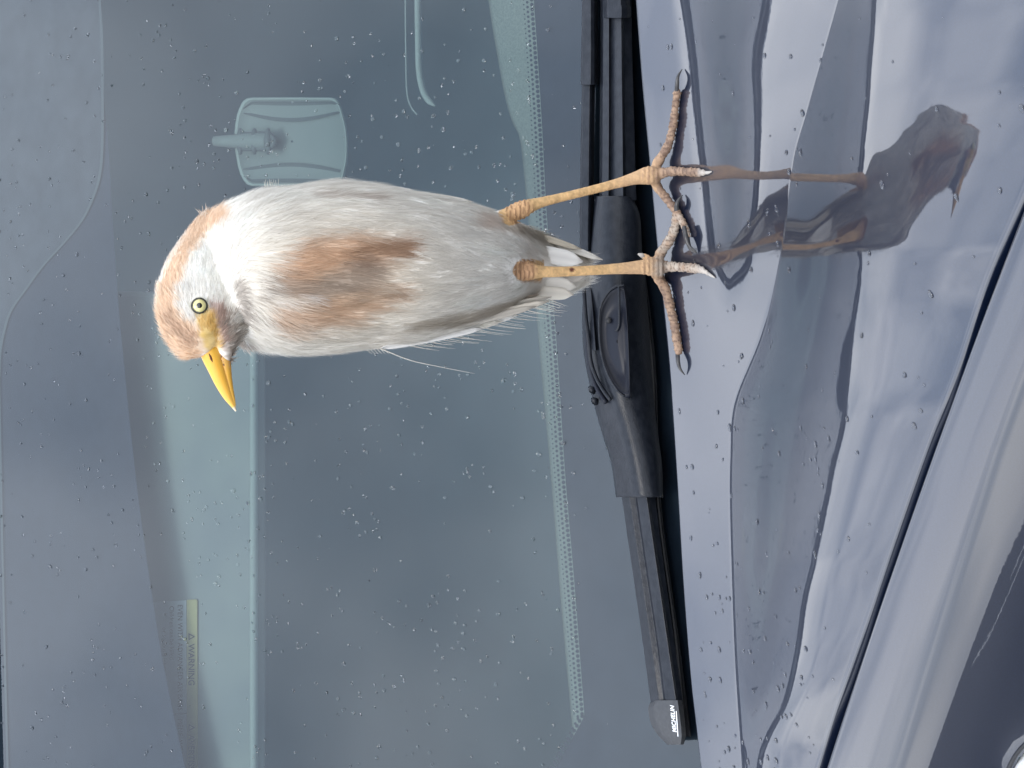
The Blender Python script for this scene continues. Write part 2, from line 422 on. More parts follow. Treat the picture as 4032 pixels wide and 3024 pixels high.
# bright edge line of the halftone patch
ys = np.linspace(-900, 1480, 120)
V = []
for y in ys: V += [on_glass(HF(y)-5, y, -0.0015), on_glass(HF(y)+5, y, -0.0015)]
mesh('print_edge', V, grid_faces(len(ys), 2, flip=True), edge_print, screen, smooth=False)
ys = np.linspace(-900, 4000, 120); V = []
for y in ys: V += [on_glass(TL(y)-4, y, -0.0015), on_glass(TL(y)+4, y, -0.0015)]
mesh('print_edge', V, grid_faces(len(ys), 2, flip=True), edge_print, screen, smooth=False)
# dots that feather the edge of the lower band
V, F = [], []
def dot(x, y, r):
    o = len(V)
    for k in range(8): V.append(on_glass(x+r*math.cos(k*math.pi/4), y+r*1.05*math.sin(k*math.pi/4), -0.003))
    F.append(tuple(range(o, o+8)))
y = -400; k = 0
while y < 2820:
    dot(FB(y)-9, y, 7.5); dot(FB(y)-26, y+10, 5.5); dot(FB(y)-41, y, 3.2); y += 19; k += 1
y = 2820
while y < 3500:
    dot(bottom_frit(y)-9, y, 7.5); dot(bottom_frit(y)-26, y+10, 5.5); y += 19
o = mesh('ceramic_dots', V, F, frit, screen, smooth=False); o['kind'] = 'stuff'
# black seal, bright moulding, roof
def strip(name, f0, f1, h0, h1, m, y0=-1400, y1=4300, parent=car):
    ys = np.linspace(y0, y1, 140); V = []
    for y in ys: V += [on_glass(f0(y), y, h0), on_glass(f1(y), y, h1)]
    return mesh(name, V, grid_faces(len(ys), 2, flip=True), m, parent, smooth=False)
strip('windscreen_moulding', lambda y: TOP(y)-7, lambda y: TOP(y)+3, 0.003, 0.001, trim_light)
strip('roof_seal', lambda y: TOP(y)-36, lambda y: TOP(y)-6, 0.015, 0.001, black_rubber)
ys = np.linspace(-1400, 4300, 60); V = []
prof = [(0, 0.0), (0.004, 0.006), (0.02, 0.012), (0.06, 0.022), (0.15, 0.042), (0.3, 0.066), (0.6, 0.09), (1.2, 0.10), (2.0, 0.06)]
for y in ys:
    p = on_glass(TOP(y)-36, y, 0.015)
    for (dy, dz) in prof: V.append(p+Vector((0, dy, dz)))
mesh('roof', V, grid_faces(len(ys), len(prof)), paint, car)
# A-pillar on the near side of the windscreen
V = []
pl = [(4300, 0), (4310, .012), (4420, .03), (4600, .02), (4700, -.05)]
for x in np.linspace(-90, 3000, 20):
    for (yy, h) in pl: V.append(on_glass(x, yy, h))
mesh('windscreen_pillar', V, grid_faces(20, len(pl)), paint, car)

# ---------------- cabin behind the glass
def slab_poly(name, pts, depth_h, thick, m, parent, bev=0.0):
    """a solid panel parallel to the glass: pts in picture pixels, depth_h metres inside the glass"""
    a = [on_glass(x, y, -depth_h) for x, y in pts]; b = [on_glass(x, y, -depth_h)-GN*thick for x, y in pts]
    n = len(pts); F = [tuple(range(n)), tuple(range(2*n-1, n-1, -1))]+[(i, n+i, n+(i+1) % n, (i+1) % n) for i in range(n)]
    o = mesh(name, a+b, F, m, parent, smooth=False)
    if bev:
        md = o.modifiers.new('bevel', 'BEVEL'); md.width = bev; md.segments = 4; md.limit_method = 'ANGLE'; md.angle_limit = R(40)
    return o
# cabin shell: headliner, rear wall, far door trims, floor
x0, x1, ya, yb, za, zb = -1.0, 1.0, 0.25, 2.6, 0.45, 1.62
prof = [(ya-.4, za)]+[(1.0+1.6*math.sin(k*math.pi/24), za+(zb-za)*(1-math.cos(k*math.pi/24))) for k in range(13)]+[(0.87, 1.50)]
V = []
for y_, z_ in prof: V += [(x0, y_, z_), (x1, y_, z_)]
mesh('cabin_lining', V, grid_faces(len(prof), 2), head_m, car)
for xx in (x0, x1): mesh('door_trim', [(xx, ya-.4, za), (xx, 2.6, za), (xx, 2.6, zb), (xx, .87, 1.5)], [(0, 1, 2, 3)], head_m, car, smooth=False)
# dashboard pad: the pale band above the lower border
DI = curve([(1900, -300), (1923, 0), (1967, 271), (1988, 380), (2015, 477), (2043, 532), (2056, 620), (2064, 694), (2075, 814), (2100, 1100), (2126, 1400), (2170, 1890), (2209, 2379), (2253, 2869), (2262, 3000)])
V = []; ys = np.linspace(-900, 3600, 140)
for y in ys:
    a = on_glass(DI(y), y, -0.035); b = on_glass(DI(y)+14, y, -0.030); c = on_glass(2500, y, -0.02)
    V += [a+Vector((0, 0.02, -0.05)), a, b, c]
mesh('dashboard', V, grid_faces(len(ys), 4, flip=True), dash_m, car)
# passenger sun visor with its warning label
visor = slab_poly('sun_visor', [(330, 1145), (330, 3500), (1006, 3500), (1006, 1180), (985, 1150)], 0.05, 0.018, visor_m, car, bev=0.006)
v, f = tube([on_glass(1000, y, -0.048) for y in np.linspace(1175, 3500, 30)], [0.0045]*30, 8)
mesh('visor_piping', v, f, visor_edge_m, visor)
lab = slab_poly('warning_label', [(560, 2372), (560, 3400), (733, 3400), (733, 2364)], 0.048, 0.001, label_w, visor)
slab_poly('label_band', [(735, 2362), (735, 3400), (776, 3400), (776, 2366), (772, 2360)], 0.0475, 0.001, label_y, visor)
slab_poly('label_rule', [(610, 2812), (610, 2816), (733, 2812), (733, 2808)], 0.0468, 0.0004, ink, visor)
def text(name, body, x, y, size_px, m, parent, h, flip, plane=None, shear=0.0, space=1.0, bold=0.0):
    """flip=True: runs down the picture with letter tops to the right (upside down on the folded visor)"""
    cu = bpy.data.curves.new(name, 'FONT'); cu.body = body; cu.size = 1.0; cu.shear = shear; cu.space_character = space
    cu.offset = bold
    to = bpy.data.objects.new(name, cu); C.objects.link(to)
    dg = bpy.context.evaluated_depsgraph_get(); me = bpy.data.meshes.new_from_object(to.evaluated_get(dg))
    C.objects.unlink(to); bpy.data.objects.remove(to)
    P = plane or (lambda a, b: on_glass(a, b, h))
    for v in me.vertices:
        u, w = v.co.x*size_px, v.co.y*size_px
        if flip: q = P(x+w, y+u)
        else: q = P(x-w, y-u)
        v.co = q
    me.materials.clear(); me.materials.append(m)
    o = bpy.data.objects.new(name, me); C.objects.link(o); o.parent = parent; o.matrix_parent_inverse = parent.matrix_world.inverted()
    return o
text('printed_word', 'WARNING', 742, 2535, 34, ink, visor, -0.0462, True, bold=0.01)
text('printed_word', 'AVERTISSEMENT', 742, 2892, 34, ink, visor, -0.0462, True, bold=0.01)
text('printed_line', 'EVEN WITH ADVANCED AIR BAGS', 700, 2380, 27, ink, visor, -0.0462, True)
text('printed_line', 'Children can be killed', 668, 2386, 24, ink, visor, -0.0462, True)
text('printed_line', 'or seriously injured', 640, 2470, 24, ink, visor, -0.0462, True)
text('printed_line', 'MEME AVEC DES', 700, 2830, 27, ink, visor, -0.0462, True)
for yy in (2492, 2850):     # warning triangle with its exclamation mark
    V = [on_glass(a, b, -0.0462) for a, b in [(742, yy), (742, yy+30), (768, yy+15), (746, yy+7), (746, yy+23), (761, yy+15)]]
    mesh('warning_triangle', V, [(0, 1, 4, 3), (1, 2, 5, 4), (2, 0, 3, 5)], ink, visor, smooth=False)
# mirror housing hanging behind the glass
mo = [(923, 521), (927, 485), (933, 452), (940, 430), (949, 411), (957, 398), (970, 388), (990, 384), (1080, 383), (1200, 383), (1306, 384), (1322, 389), (1332, 398), (1344, 424), (1354, 458),
      (1362, 490), (1367, 521), (1370, 560), (1370, 600), (1366, 642), (1358, 680), (1350, 710), (1338, 726), (1310, 731), (1116, 733), (990, 733), (972, 726), (958, 708), (946, 686), (937, 655), (927, 600), (923, 560)]
mc = (1150, 557)
def mz(x, y): return 0.052-0.012*(1-((x-mc[0])/235)**2)*(1-((y-mc[1])/185)**2)
V = []; nm = len(mo); rings = [1.0, 0.985, 0.955, 0.93, 0.6, 0.3, 0.02]
hh = [0.070, 0.056, 0.052, 0.054, None, None, None]
for r_, h_ in zip(rings, hh):
    for x, y in mo:
        xx = mc[0]+(x-mc[0])*r_; yy = mc[1]+(y-mc[1])*r_
        V.append(on_glass(xx, yy, -(h_ if h_ else 0.054)))
mir = mesh('mirror_housing', V, grid_faces(len(rings), nm, closed=True), mirror_m, car)
V = []
for r_, h_ in ((1.0, .0565), (0.975, .0515), (0.95, .0525)):
    for x, y in mo: V.append(on_glass(mc[0]+(x-mc[0])*r_, mc[1]+(y-mc[1])*r_, -h_))
mesh('housing_rim', V, grid_faces(3, nm, closed=True), mirror_rim, mir)
for up in (True, False):
    n = 24; V = []
    for i in range(n):
        a = i/(n-1); x = 958+(1338-958)*a
        if up:
            yo = 400+14*(a > .93)*(a-.93)*60*.2+ (26*(1-a/.08) if a < .08 else 0); yi = 448+34*math.sin(math.pi*min(1, a*1.0))-4*a
        else:
            yo = 718-(24*(1-a/.08) if a < .08 else 0); yi = 664-26*math.sin(math.pi*a)+6*a
        for j in range(5):
            b = j/4; V.append(on_glass(x, yo+(yi-yo)*b, -(0.053+0.010*math.sin(math.pi*b)*0.5-0.0018)))
    mesh('housing_side_panel', V, grid_faces(n, 5, flip=up), mirror_d, mir)
v, f = tube([on_glass(x, 556, -h) for x, h in [(845, .030), (900, .034), (960, .038), (1020, .040), (1050, .040), (1062, .042)]], [.0055, .007, .0085, .0095, .0095, .007], 14)
mesh('mirror_stem', v, f, mirror_m, mir)
V2, F2 = [], []
for x in (946, 1002, 1056):
    v, f = tube([on_glass(x, y, -.036) for y in (506, 528, 556, 584, 608)], [.0016, .0036, .005, .0036, .0016], 8, off=len(V2)); V2 += v; F2 += f
mesh('stem_prongs', V2, F2, mirror_d, mir)
v, f = tube([on_glass(x, y, -.038) for x, y in [(940, 529), (1000, 529), (1060, 527), (1075, 542), (1080, 557), (1075, 572), (1060, 586), (1000, 585), (940, 585)]], [.003]*9, 8)
mesh('stem_bracket', v, f, mirror_d, mir)
# pale rim of the steering side binnacle seen through the glass
pth = smooth_path([(1643, -700), (1643, -300), (1644, 0), (1646, 150), (1649, 271), (1663, 350), (1684, 392), (1712, 418)], 6)
v, f = tube([on_glass(a, b, -.07) for a, b in pth], [.0032]*(len(pth)-4)+[.0026, .002, .0013, .0006], 8)
mesh('instrument_hood_rim', v, f, visor_edge_m, car)
pth = smooth_path([(1594, -500), (1596, 0), (1598, 200), (1602, 360), (1618, 420), (1642, 452)], 6)
v, f = tube([on_glass(a, b, -.075) for a, b in pth], [.0009]*len(pth), 6)
mesh('instrument_hood_rim', v, f, visor_edge_m, car)

# ---------------- wipers: strips whose edges follow the moulded ridges
def moulded(name, stations, m, parent, k=5, closed_under=True, caps=True):
    """stations: (y, [(x, h), ...]) ridge lines from the upper to the lower edge, h above the glass"""
    flat = [[y]+[c for xh in r for c in xh] for y, r in stations]
    P = smooth_path(flat, k); nn = len(stations[0][1]); V = []
    for row in P:
        y = row[0]
        for j in range(nn): V.append(on_glass(row[1+2*j], y, row[2+2*j]))
        if closed_under:
            V.append(on_glass(row[1+2*(nn-1)]-4, y, 0.012)); V.append(on_glass(row[1]+4, y, 0.010))
    w = nn+(2 if closed_under else 0)
    F = grid_faces(len(P), w, flip=True, closed=closed_under)
    if caps and closed_under: F += [tuple(range(w)), tuple(len(V)-1-i for i in range(w))]
    o = mesh(name, V, F, m, parent)
    md = o.modifiers.new('bevel', 'BEVEL'); md.width = 0.0006; md.segments = 2; md.limit_method = 'ANGLE'; md.angle_limit = R(25)
    for p in o.data.polygons: p.use_smooth = False
    return o
wip = empty('windscreen_wiper', on_glass(2470, 1300, 0)); wip.parent = car; wip.matrix_parent_inverse = car.matrix_world.inverted()
blade = moulded('wiper_blade', [
    (1940, [(2446, .020), (2475, .031), (2500, .029), (2506, .033), (2544, .036), (2556, .028), (2578, .022)]),
    (2240, [(2489, .020), (2520, .031), (2543, .029), (2550, .033), (2587, .036), (2597, .028), (2616, .022)]),
    (2510, [(2528, .020), (2560, .030), (2583, .028), (2590, .032), (2626, .034), (2636, .027), (2654, .021)]),
    (2766, [(2562, .019), (2594, .027), (2616, .026), (2622, .029), (2663, .031), (2672, .026), (2690, .020)])], wiper_plastic, wip)
rub = moulded('wiper_rubber', [
    (780, [(2480, .012), (2495, .010), (2500, .003)]), (1400, [(2560, .012), (2575, .010), (2580, .003)]),
    (1960, [(2585, .012), (2598, .010), (2602, .003)]), (2500, [(2655, .012), (2668, .010), (2672, .003)]), (2900, [(2690, .012), (2712, .010), (2722, .003)])], black_rubber, wip)
cap = moulded('blade_end_cap', [
    (2757, [(2566, .016), (2585, .027), (2618, .030), (2668, .033), (2684, .024)]),
    (2790, [(2552, .014), (2574, .027), (2622, .031), (2672, .034), (2690, .024)]),
    (2848, [(2563, .013), (2586, .025), (2628, .030), (2680, .033), (2697, .023)]),
    (2896, [(2592, .012), (2610, .022), (2638, .027), (2684, .030), (2700, .021)]),
    (2932, [(2628, .010), (2638, .018), (2652, .022), (2680, .024), (2692, .017)])], cap_grey, wip, k=6)
for md in list(cap.modifiers): md.width = 0.0018; md.segments = 3
cap_bvh_me = None
def on_cap(a, b): return on_glass(a, b, 0.0362)
text('maker_name', 'MICHELIN', 2664, 2884, 22, white_print, cap, 0, False, plane=lambda a, b: on_glass(a+ (2884-b)*-0.10, b, 0.0352), shear=0.25, space=1.08, bold=0.02)
V = [on_glass(a, b, 0.0353) for a, b in [(2671, 2900), (2668, 2900), (2661, 2800), (2664, 2800)]]
mesh('underline', V, [(0, 1, 2, 3)], white_print, cap, smooth=False)
sleeve = moulded('arm_housing', [
    (772, [(2346, .022), (2356, .036), (2400, .042), (2420, .040), (2470, .038), (2488, .020)]),
    (850, [(2336, .022), (2348, .038), (2405, .046), (2425, .043), (2480, .040), (2520, .020)]),
    (1000, [(2322, .022), (2334, .038), (2400, .050), (2430, .047), (2480, .042), (2530, .020)]),
    (1200, [(2294, .022), (2306, .036), (2400, .056), (2440, .054), (2478, .044), (2550, .018)]),
    (1371, [(2296, .022), (2308, .036), (2402, .056), (2442, .054), (2480, .044), (2560, .018)]),
    (1464, [(2311, .022), (2322, .036), (2408, .054), (2446, .052), (2484, .044), (2566, .018)]),
    (1583, [(2336, .022), (2347, .036), (2418, .048), (2440, .049), (2490, .044), (2576, .018)]),
    (1702, [(2369, .022), (2380, .037), (2442, .043), (2452, .047), (2508, .046), (2590, .018)]),
    (1822, [(2406, .022), (2416, .037), (2466, .040), (2474, .045), (2536, .046), (2606, .018)]),
    (1958, [(2425, .022), (2436, .036), (2488, .038), (2496, .043), (2566, .044), (2612, .018)])], wiper_plastic, wip, k=16)
sleeve.modifiers.clear()
sleeve.data.polygons.foreach_set('use_smooth', [True]*len(sleeve.data.polygons))
# pivot cover: a dark oval lid with a raised rim, over a forked clip
ov = [(2458, 1123), (2428, 1126), (2405, 1140), (2389, 1159), (2371, 1190), (2362, 1219), (2359, 1260), (2359, 1298), (2362, 1350), (2369, 1398), (2380, 1440), (2395, 1477), (2413, 1512), (2435, 1543), (2458, 1560), (2481, 1567), (2480, 1450), (2474, 1300), (2466, 1180)]
V = []; cx_, cy_ = 2430, 1345
for r_, h_ in ((1.02, .040), (1.0, .062), (.95, .066), (.90, .061), (.5, .063), (.03, .064)):
    for a, b in ov: V.append(on_glass(cx_+(a-cx_)*r_, cy_+(b-cy_)*r_, h_))
lid = mesh('pivot_cover', V, grid_faces(6, len(ov), closed=True), wiper_gloss, wip)
pth = [on_glass(a, b, .0655) for a, b in ov[:15]]
v, f = tube(pth, [.0011]*len(pth), 6); mesh('cover_rim', v, f, wiper_plastic, lid)
v, f = tube([on_glass(a, b, .0655) for a, b in smooth_path([(2437, 1122), (2438, 1200), (2438, 1270), (2432, 1296), (2424, 1302)], 4)], [.0012]*17, 6)
mesh('cover_groove', v, f, wiper_plastic, lid)
v, f = tube([on_glass(2397, 1262, .062), on_glass(2397, 1262, .066)], [.0028, .0022], 12); mesh('cover_button', v, f, black_rubber, lid)
pth = smooth_path([(2299, 1140), (2306, 1240), (2318, 1340), (2326, 1420), (2345, 1480), (2372, 1530), (2404, 1575)], 5)
v, f = tube([on_glass(a, b, .050) for a, b in pth], [.0018]*len(pth), 8); mesh('clip_edge', v, f, wiper_plastic, wip)
pth = smooth_path([(2310, 1300), (2318, 1400), (2330, 1470), (2352, 1530), (2386, 1586)], 5)
v, f = tube([on_glass(a, b, .046) for a, b in pth], [.0022]*len(pth), 8); mesh('clip_edge', v, f, wiper_gloss, wip)
for a, b in [(2329, 1536), (2340, 1580)]:
    v, f = tube([on_glass(a-6, b-8, .040), on_glass(a+4, b, .046), on_glass(a+8, b+9, .042)], [.002, .0034, .002], 8); mesh('clip_tooth', v, f, wiper_plastic, wip)
# arm that runs on to the far side, with its stepped sleeve
moulded('wiper_arm', [
    (-900, [(2364, .020), (2375, .032), (2398, .034), (2402, .030), (2444, .036), (2456, .030), (2484, .022)]),
    (0, [(2364, .020), (2375, .032), (2398, .034), (2402, .030), (2446, .036), (2458, .030), (2486, .022)]),
    (420, [(2362, .020), (2373, .032), (2398, .034), (2402, .030), (2450, .036), (2460, .030), (2496, .022)]),
    (790, [(2360, .020), (2371, .032), (2396, .034), (2401, .030), (2454, .036), (2464, .030), (2506, .022)])], wiper_plastic, wip)
moulded('arm_sleeve', [(-900, [(2368, .034), (2390, .042), (2440, .044), (2462, .038), (2478, .030)]),
    (0, [(2376, .034), (2392, .042), (2444, .044), (2466, .038), (2480, .030)]), (20, [(2380, .034), (2394, .042), (2446, .044), (2466, .038), (2480, .030)]), (42, [(2382, .032), (2392, .040), (2420, .042), (2424, .036), (2426, .03)])], wiper_plastic, wip)
# second wiper, whose tip reaches behind the first
wip2 = empty('windscreen_wiper', on_glass(2300, 0, 0)); wip2.parent = car; wip2.matrix_parent_inverse = car.matrix_world.inverted()
moulded('wiper_blade', [
    (330, [(2291, .018), (2296, .028), (2322, .029), (2330, .026), (2344, .014)]),
    (700, [(2284, .018), (2289, .028), (2318, .029), (2326, .026), (2340, .014)]),
    (1000, [(2284, .018), (2289, .028), (2316, .029), (2324, .026), (2338, .014)]),
    (1200, [(2302, .024), (2310, .044), (2332, .046), (2340, .042), (2350, .024)]),
    (1380, [(2326, .024), (2332, .050), (2346, .052), (2350, .048), (2356, .024)])], wiper_plastic, wip2)
moulded('blade_sleeve', [
    (-900, [(2296, .018), (2300, .032), (2328, .034), (2340, .030), (2352, .014)]),
    (0, [(2291, .018), (2295, .032), (2326, .034), (2340, .030), (2354, .014)]),
    (200, [(2288, .018), (2292, .032), (2326, .034), (2341, .030), (2356, .014)]),
    (334, [(2286, .018), (2290, .032), (2325, .034), (2341, .030), (2356, .014)])], wiper_plastic, wip2)
# scuttle panel below the bonnet edge
V = []; ys = np.linspace(-1400, 4300, 80)
for y in ys:
    e = edge_start(y)
    V += [e+Vector((0, 0.10, -.16)), e+Vector((0, 0.02, -.045)), e+Vector((0, -0.05, -.06))]
mesh('scuttle_seal', V, grid_faces(len(ys), 3, flip=True), black_rubber, car)
# lower body so that nothing floats: wing side and engine bay floor
V = [(-1.3, -0.9, .35), (1.1, -0.9, .35), (1.1, 0.3, .35), (-1.3, 0.3, .35)]
mesh('engine_bay_floor', V, [(0, 1, 2, 3)], cavity, car, smooth=False)

# ================================================================== SURROUNDINGS
conc = add_noise(mat('wet_asphalt', (0.55, 0.54, 0.52), 0.9), 5, (0.022, 0.023, 0.027), (0.04, 0.041, 0.045), bump=0.3, bscale=80)
g = mesh('ground', [(-80, -80, 0), (80, -80, 0), (80, 80, 0), (-80, 80, 0)], [(0, 1, 2, 3)], conc, smooth=False); g['kind'] = 'structure'

for i_, (y0_, y1_) in enumerate(((-2.9, -2.75), (-4.6, -4.3))):  # unseen ground lines, added for the wavy reflection they give in the wing
    l_ = mesh('added_painted_line', [(-30, y0_, .004), (30, y0_-3, .004), (30, y1_-3, .004), (-30, y1_, .004)], [(0, 1, 2, 3)], white_print, smooth=False); l_['kind'] = 'structure'
# ================================================================== THE EGRET
f1, f1n = hit_bonnet(2668, 690); f2, f2n = hit_bonnet(2668, 1056)
YB = 0.5*(f1.y+f2.y)+0.006
K = (YB-CAM.y)/FPX*1.045           # metres per picture pixel at the bird
def bp(x, y, dy=0.0): return on_y(x, y, YB+dy)
egret = empty('cattle_egret', Vector((bp(2668, 870).x, YB, f1.z)), 'white cattle egret with buff crown and breast and a yellow bill standing on wet bonnet', 'bird')

# --- trunk: stacked oval sections, x in the picture runs down the bird
# (x, y_right, y_left, half depth, depth shift)
secs = [(775, 905, 1120, .026, .012), (812, 850, 1200, .040, .010), (850, 818, 1268, .050, .006), (908, 788, 1325, .058, .002), (974, 762, 1366, .064, -.002), (1054, 745, 1388, .069, -.004),
        (1150, 733, 1398, .072, -.005), (1300, 712, 1394, .073, -.004), (1444, 722, 1376, .072, -.004), (1561, 744, 1366, .070, -.004), (1650, 760, 1350, .067, -.003),
        (1738, 776, 1326, .063, -.001), (1814, 794, 1304, .058, .001), (1900, 820, 1272, .052, .004), (1980, 850, 1240, .043, .010), (2050, 880, 1212, .030, .020),
        (2120, 912, 1185, .020, .034), (2200, 950, 1165, .012, .040), (2262, 985, 1145, .007, .044), (2300, 1010, 1120, .004, .046)]
VV, FF = [], []
def addm(v, f):
    o = len(VV); VV.extend(v); FF.extend([tuple(i+o for i in q) for q in f])
SEG = 40
rows = smooth_path(secs, 4); sv = []
for x, a, b, hd, sh in rows:
    ca, cb = bp(x, a, sh), bp(x, b, sh); c = (ca+cb)/2; hw = (ca-cb).length/2
    for k in range(SEG):
        w = 2*math.pi*k/SEG
        cx, cy = math.cos(w), math.sin(w)
        sx = math.copysign(abs(cx)**0.92, cx)
        dpt = hd*(1.0 if cy < 0 else 0.9)
        sv.append(Vector((c.x+sx*hw, c.y+cy*dpt, c.z)))
ff = grid_faces(len(rows), SEG, closed=True)
sv.append(sum((sv[k] for k in range(SEG)), Vector())/SEG); sv.append(sum((sv[-2-k] for k in range(SEG)), Vector())/SEG)
for k in range(SEG):
    ff.append(((k+1) % SEG, k, len(sv)-2)); o_ = (len(rows)-1)*SEG; ff.append((o_+k, o_+(k+1) % SEG, len(sv)-1))
addm(sv, ff)
# --- head: ovals strung from the nape to the base of the bill
HD = -0.018
def blob_tube(pts, seg=32, up=(0, -1, 0)):
    P = smooth_path(pts, 5); pp = [bp(q[0], q[1], q[4]) for q in P]
    return tube(pp, [(q[3]*K, q[2]*K) for q in P], seg, up=up)
v, f = blob_tube([(845, 870, 54, 60, .012), (818, 930, 76, 84, .004), (804, 1000, 108, 104, -.004), (794, 1080, 140, 118, -.014), (790, 1160, 156, 122, -.022), (788, 1225, 156, 116, -.027), (792, 1290, 139, 104, -.030), (802, 1335, 114, 86, -.032), (818, 1356, 78, 62, -.033), (832, 1372, 46, 42, -.033)])
addm(v, f)
# throat that hangs under the bill and beds the head into the breast
v, f = blob_tube([(860, 1040, 70, 60, -.012), (880, 1130, 86, 80, -.022), (886, 1220, 84, 80, -.030), (888, 1300, 66, 60, -.034), (886, 1370, 36, 40, -.034), (895, 1425, 12, 14, -.034)], 24)
addm(v, f)
# --- thighs, legs, feet
LEG_DY = -0.012
v, f = blob_tube([(1790, 930, 90, 80, -.004), (1880, 892, 62, 58, -.008), (1940, 868, 36, 36, -.010), (1985, 850, 27, 27, -.012), (2020, 838, 33, 32, -.012), (2052, 826, 36, 34, -.012), (2085, 812, 29, 29, -.012), (2130, 797, 21, 21, -.011), (2220, 775, 18, 18, -.009), (2330, 748, 18, 18, -.006), (2430, 722, 20, 20, -.003), (2500, 702, 26, 26, -.001), (2545, 692, 36, 34, .000), (2572, 690, 36, 34, .000), (2592, 690, 26, 26, .000)], 20)
addm(v, f)
v, f = blob_tube([(1880, 1050, 76, 60, .012), (1950, 1056, 50, 44, .004), (2000, 1060, 36, 34, -.008), (2025, 1062, 36, 35, -.014), (2060, 1066, 39, 36, -.018), (2095, 1069, 33, 32, -.018), (2125, 1070, 25, 25, -.018), (2200, 1070, 21, 21, -.016), (2300, 1066, 20, 20, -.013), (2400, 1060, 21, 21, -.009), (2480, 1055, 25, 25, -.005), (2540, 1051, 31, 30, -.002), (2575, 1052, 38, 35, .000), (2600, 1054, 30, 28, .000)], 20)
addm(v, f)
def toe_pt(x, y, hpx):
    """a point hpx picture pixels above the bonnet"""
    h, n = hit_bonnet(x+hpx*0.9, y)
    return h+Vector((0, 0, hpx*K)) if h else None
TOES = [  # list of (x, y, radius px, height px)
    [(2572, 690, 26, 40), (2590, 640, 21, 34), (2629, 576, 19, 22), (2645, 520, 17, 17), (2653, 474, 18, 17), (2659, 420, 15, 15), (2666, 365, 17, 16), (2668, 352, 11, 14)],
    [(2574, 690, 26, 40), (2610, 681, 21, 32), (2653, 674, 20, 22), (2700, 676, 17, 17), (2735, 678, 19, 16), (2768, 680, 13, 13), (2784, 680, 6, 10)],
    [(2574, 700, 26, 40), (2590, 738, 20, 32), (2625, 782, 18, 22), (2653, 820, 17, 18), (2680, 860, 15, 16), (2700, 905, 15, 15), (2709, 938, 13, 14)],
    [(2588, 1050, 28, 40), (2600, 1000, 22, 34), (2637, 945, 21, 22), (2658, 892, 19, 17), (2664, 850, 20, 16), (2664, 834, 13, 14)],
    [(2590, 1056, 30, 40), (2620, 1050, 24, 32), (2653, 1050, 21, 23), (2700, 1053, 19, 17), (2728, 1056, 21, 16), (2760, 1062, 15, 13), (2786, 1076, 8, 9), (2800, 1086, 4, 7)],
    [(2584, 1064, 28, 40), (2596, 1096, 24, 34), (2621, 1142, 22, 24), (2641, 1219, 20, 19), (2654, 1270, 19, 18), (2662, 1320, 19, 18), (2672, 1380, 18, 16), (2674, 1394, 12, 14)],
    [(2572, 1050, 22, 46), (2552, 1020, 16, 50), (2530, 1006, 12, 56)],
]
for T in TOES:
    P = smooth_path(T, 4); pp = []; rr = []
    for i, q in enumerate(P):
        h = on_y(q[0], q[1], YB+(0 if len(T) > 3 else .012))
        if len(T) > 3:
            s, n = hit_bonnet(q[0], q[1])
            # lift towards the viewer's ray so the picture position is kept while the toe rests on the panel
            s2 = on_plane(q[0], q[1], f1*0.5+f2*0.5, Vector((0, -0.0, 1))) if s is None else s
            up = min(q[3], 60)*K
            d = ray(q[0], q[1]).normalized()
            ang = abs(d.z)
            h = s2-d*(up/ang*0.8)
            if i < 3: h = h*(i/3)+on_y(q[0], q[1], YB)*(1-i/3)
        pp.append(h); rr.append(q[2]*K*(0.98+0.10*math.sin(i*1.9)))
    # knuckled: scutes ring the toe
    v, f = tube(pp, rr, 14); addm(v, f)
def remeshed(verts, faces, voxel):
    me = bpy.data.meshes.new('body'); me.from_pydata([tuple(v) for v in verts], [], faces); me.update()
    o = bpy.data.objects.new('body', me); C.objects.link(o)
    md = o.modifiers.new('r', 'REMESH'); md.mode = 'VOXEL'; md.voxel_size = voxel; md.use_smooth_shade = True
    m2 = o.modifiers.new('s', 'SMOOTH'); m2.factor = 0.5; m2.iterations = 3
    dg = bpy.context.evaluated_depsgraph_get(); m = bpy.data.meshes.new_from_object(o.evaluated_get(dg))
    o.modifiers.clear(); o.data = m
    return o
body = remeshed(VV, FF, 0.0013)
me = body.data
nv = len(me.vertices); co = np.empty(nv*3); me.vertices.foreach_get('co', co); co = co.reshape(-1, 3)
no = np.empty(nv*3); me.vertices.foreach_get('normal', no); no = no.reshape(-1, 3)
camv = np.array(CAM); F_, D_, R_ = np.array(FWD), np.array(DWN), np.array(RGT)
def pix_np(c):
    v = c-camv; w = v@F_; return 2016+FPX*(v@D_)/w, 1512-FPX*(v@R_)/w
def px_at_bird(c): return pix_np(c)      # lay the pattern out in picture units; it is then fixed to the bird
def seg_dist(px, py, pts):
    d = np.full(px.shape, 1e9)
    for (x0, y0), (x1, y1) in zip(pts, pts[1:]):
        vx, vy = x1-x0, y1-y0; L = vx*vx+vy*vy
        t = np.clip(((px-x0)*vx+(py-y0)*vy)/L, 0, 1); d = np.minimum(d, np.hypot(px-x0-t*vx, py-y0-t*vy))
    return d
def sstep(a, b, x): t = np.clip((x-a)/(b-a), 0, 1); return t*t*(3-2*t)
def vnoise(c, sx, sy, sz, seed=0.0, oct=2):
    out = np.empty(len(c))
    for i in range(len(c)):
        out[i] = noise.fractal(Vector((c[i, 0]*sx+seed, c[i, 1]*sy+seed, c[i, 2]*sz)), 1.0, 2.0, oct)
    return out
LEG1 = [(2008, 842), (2052, 826), (2130, 797), (2330, 748), (2545, 692), (2600, 690)]
LEG2 = [(2066, 1066), (2125, 1070), (2300, 1066), (2540, 1051), (2620, 1054)]
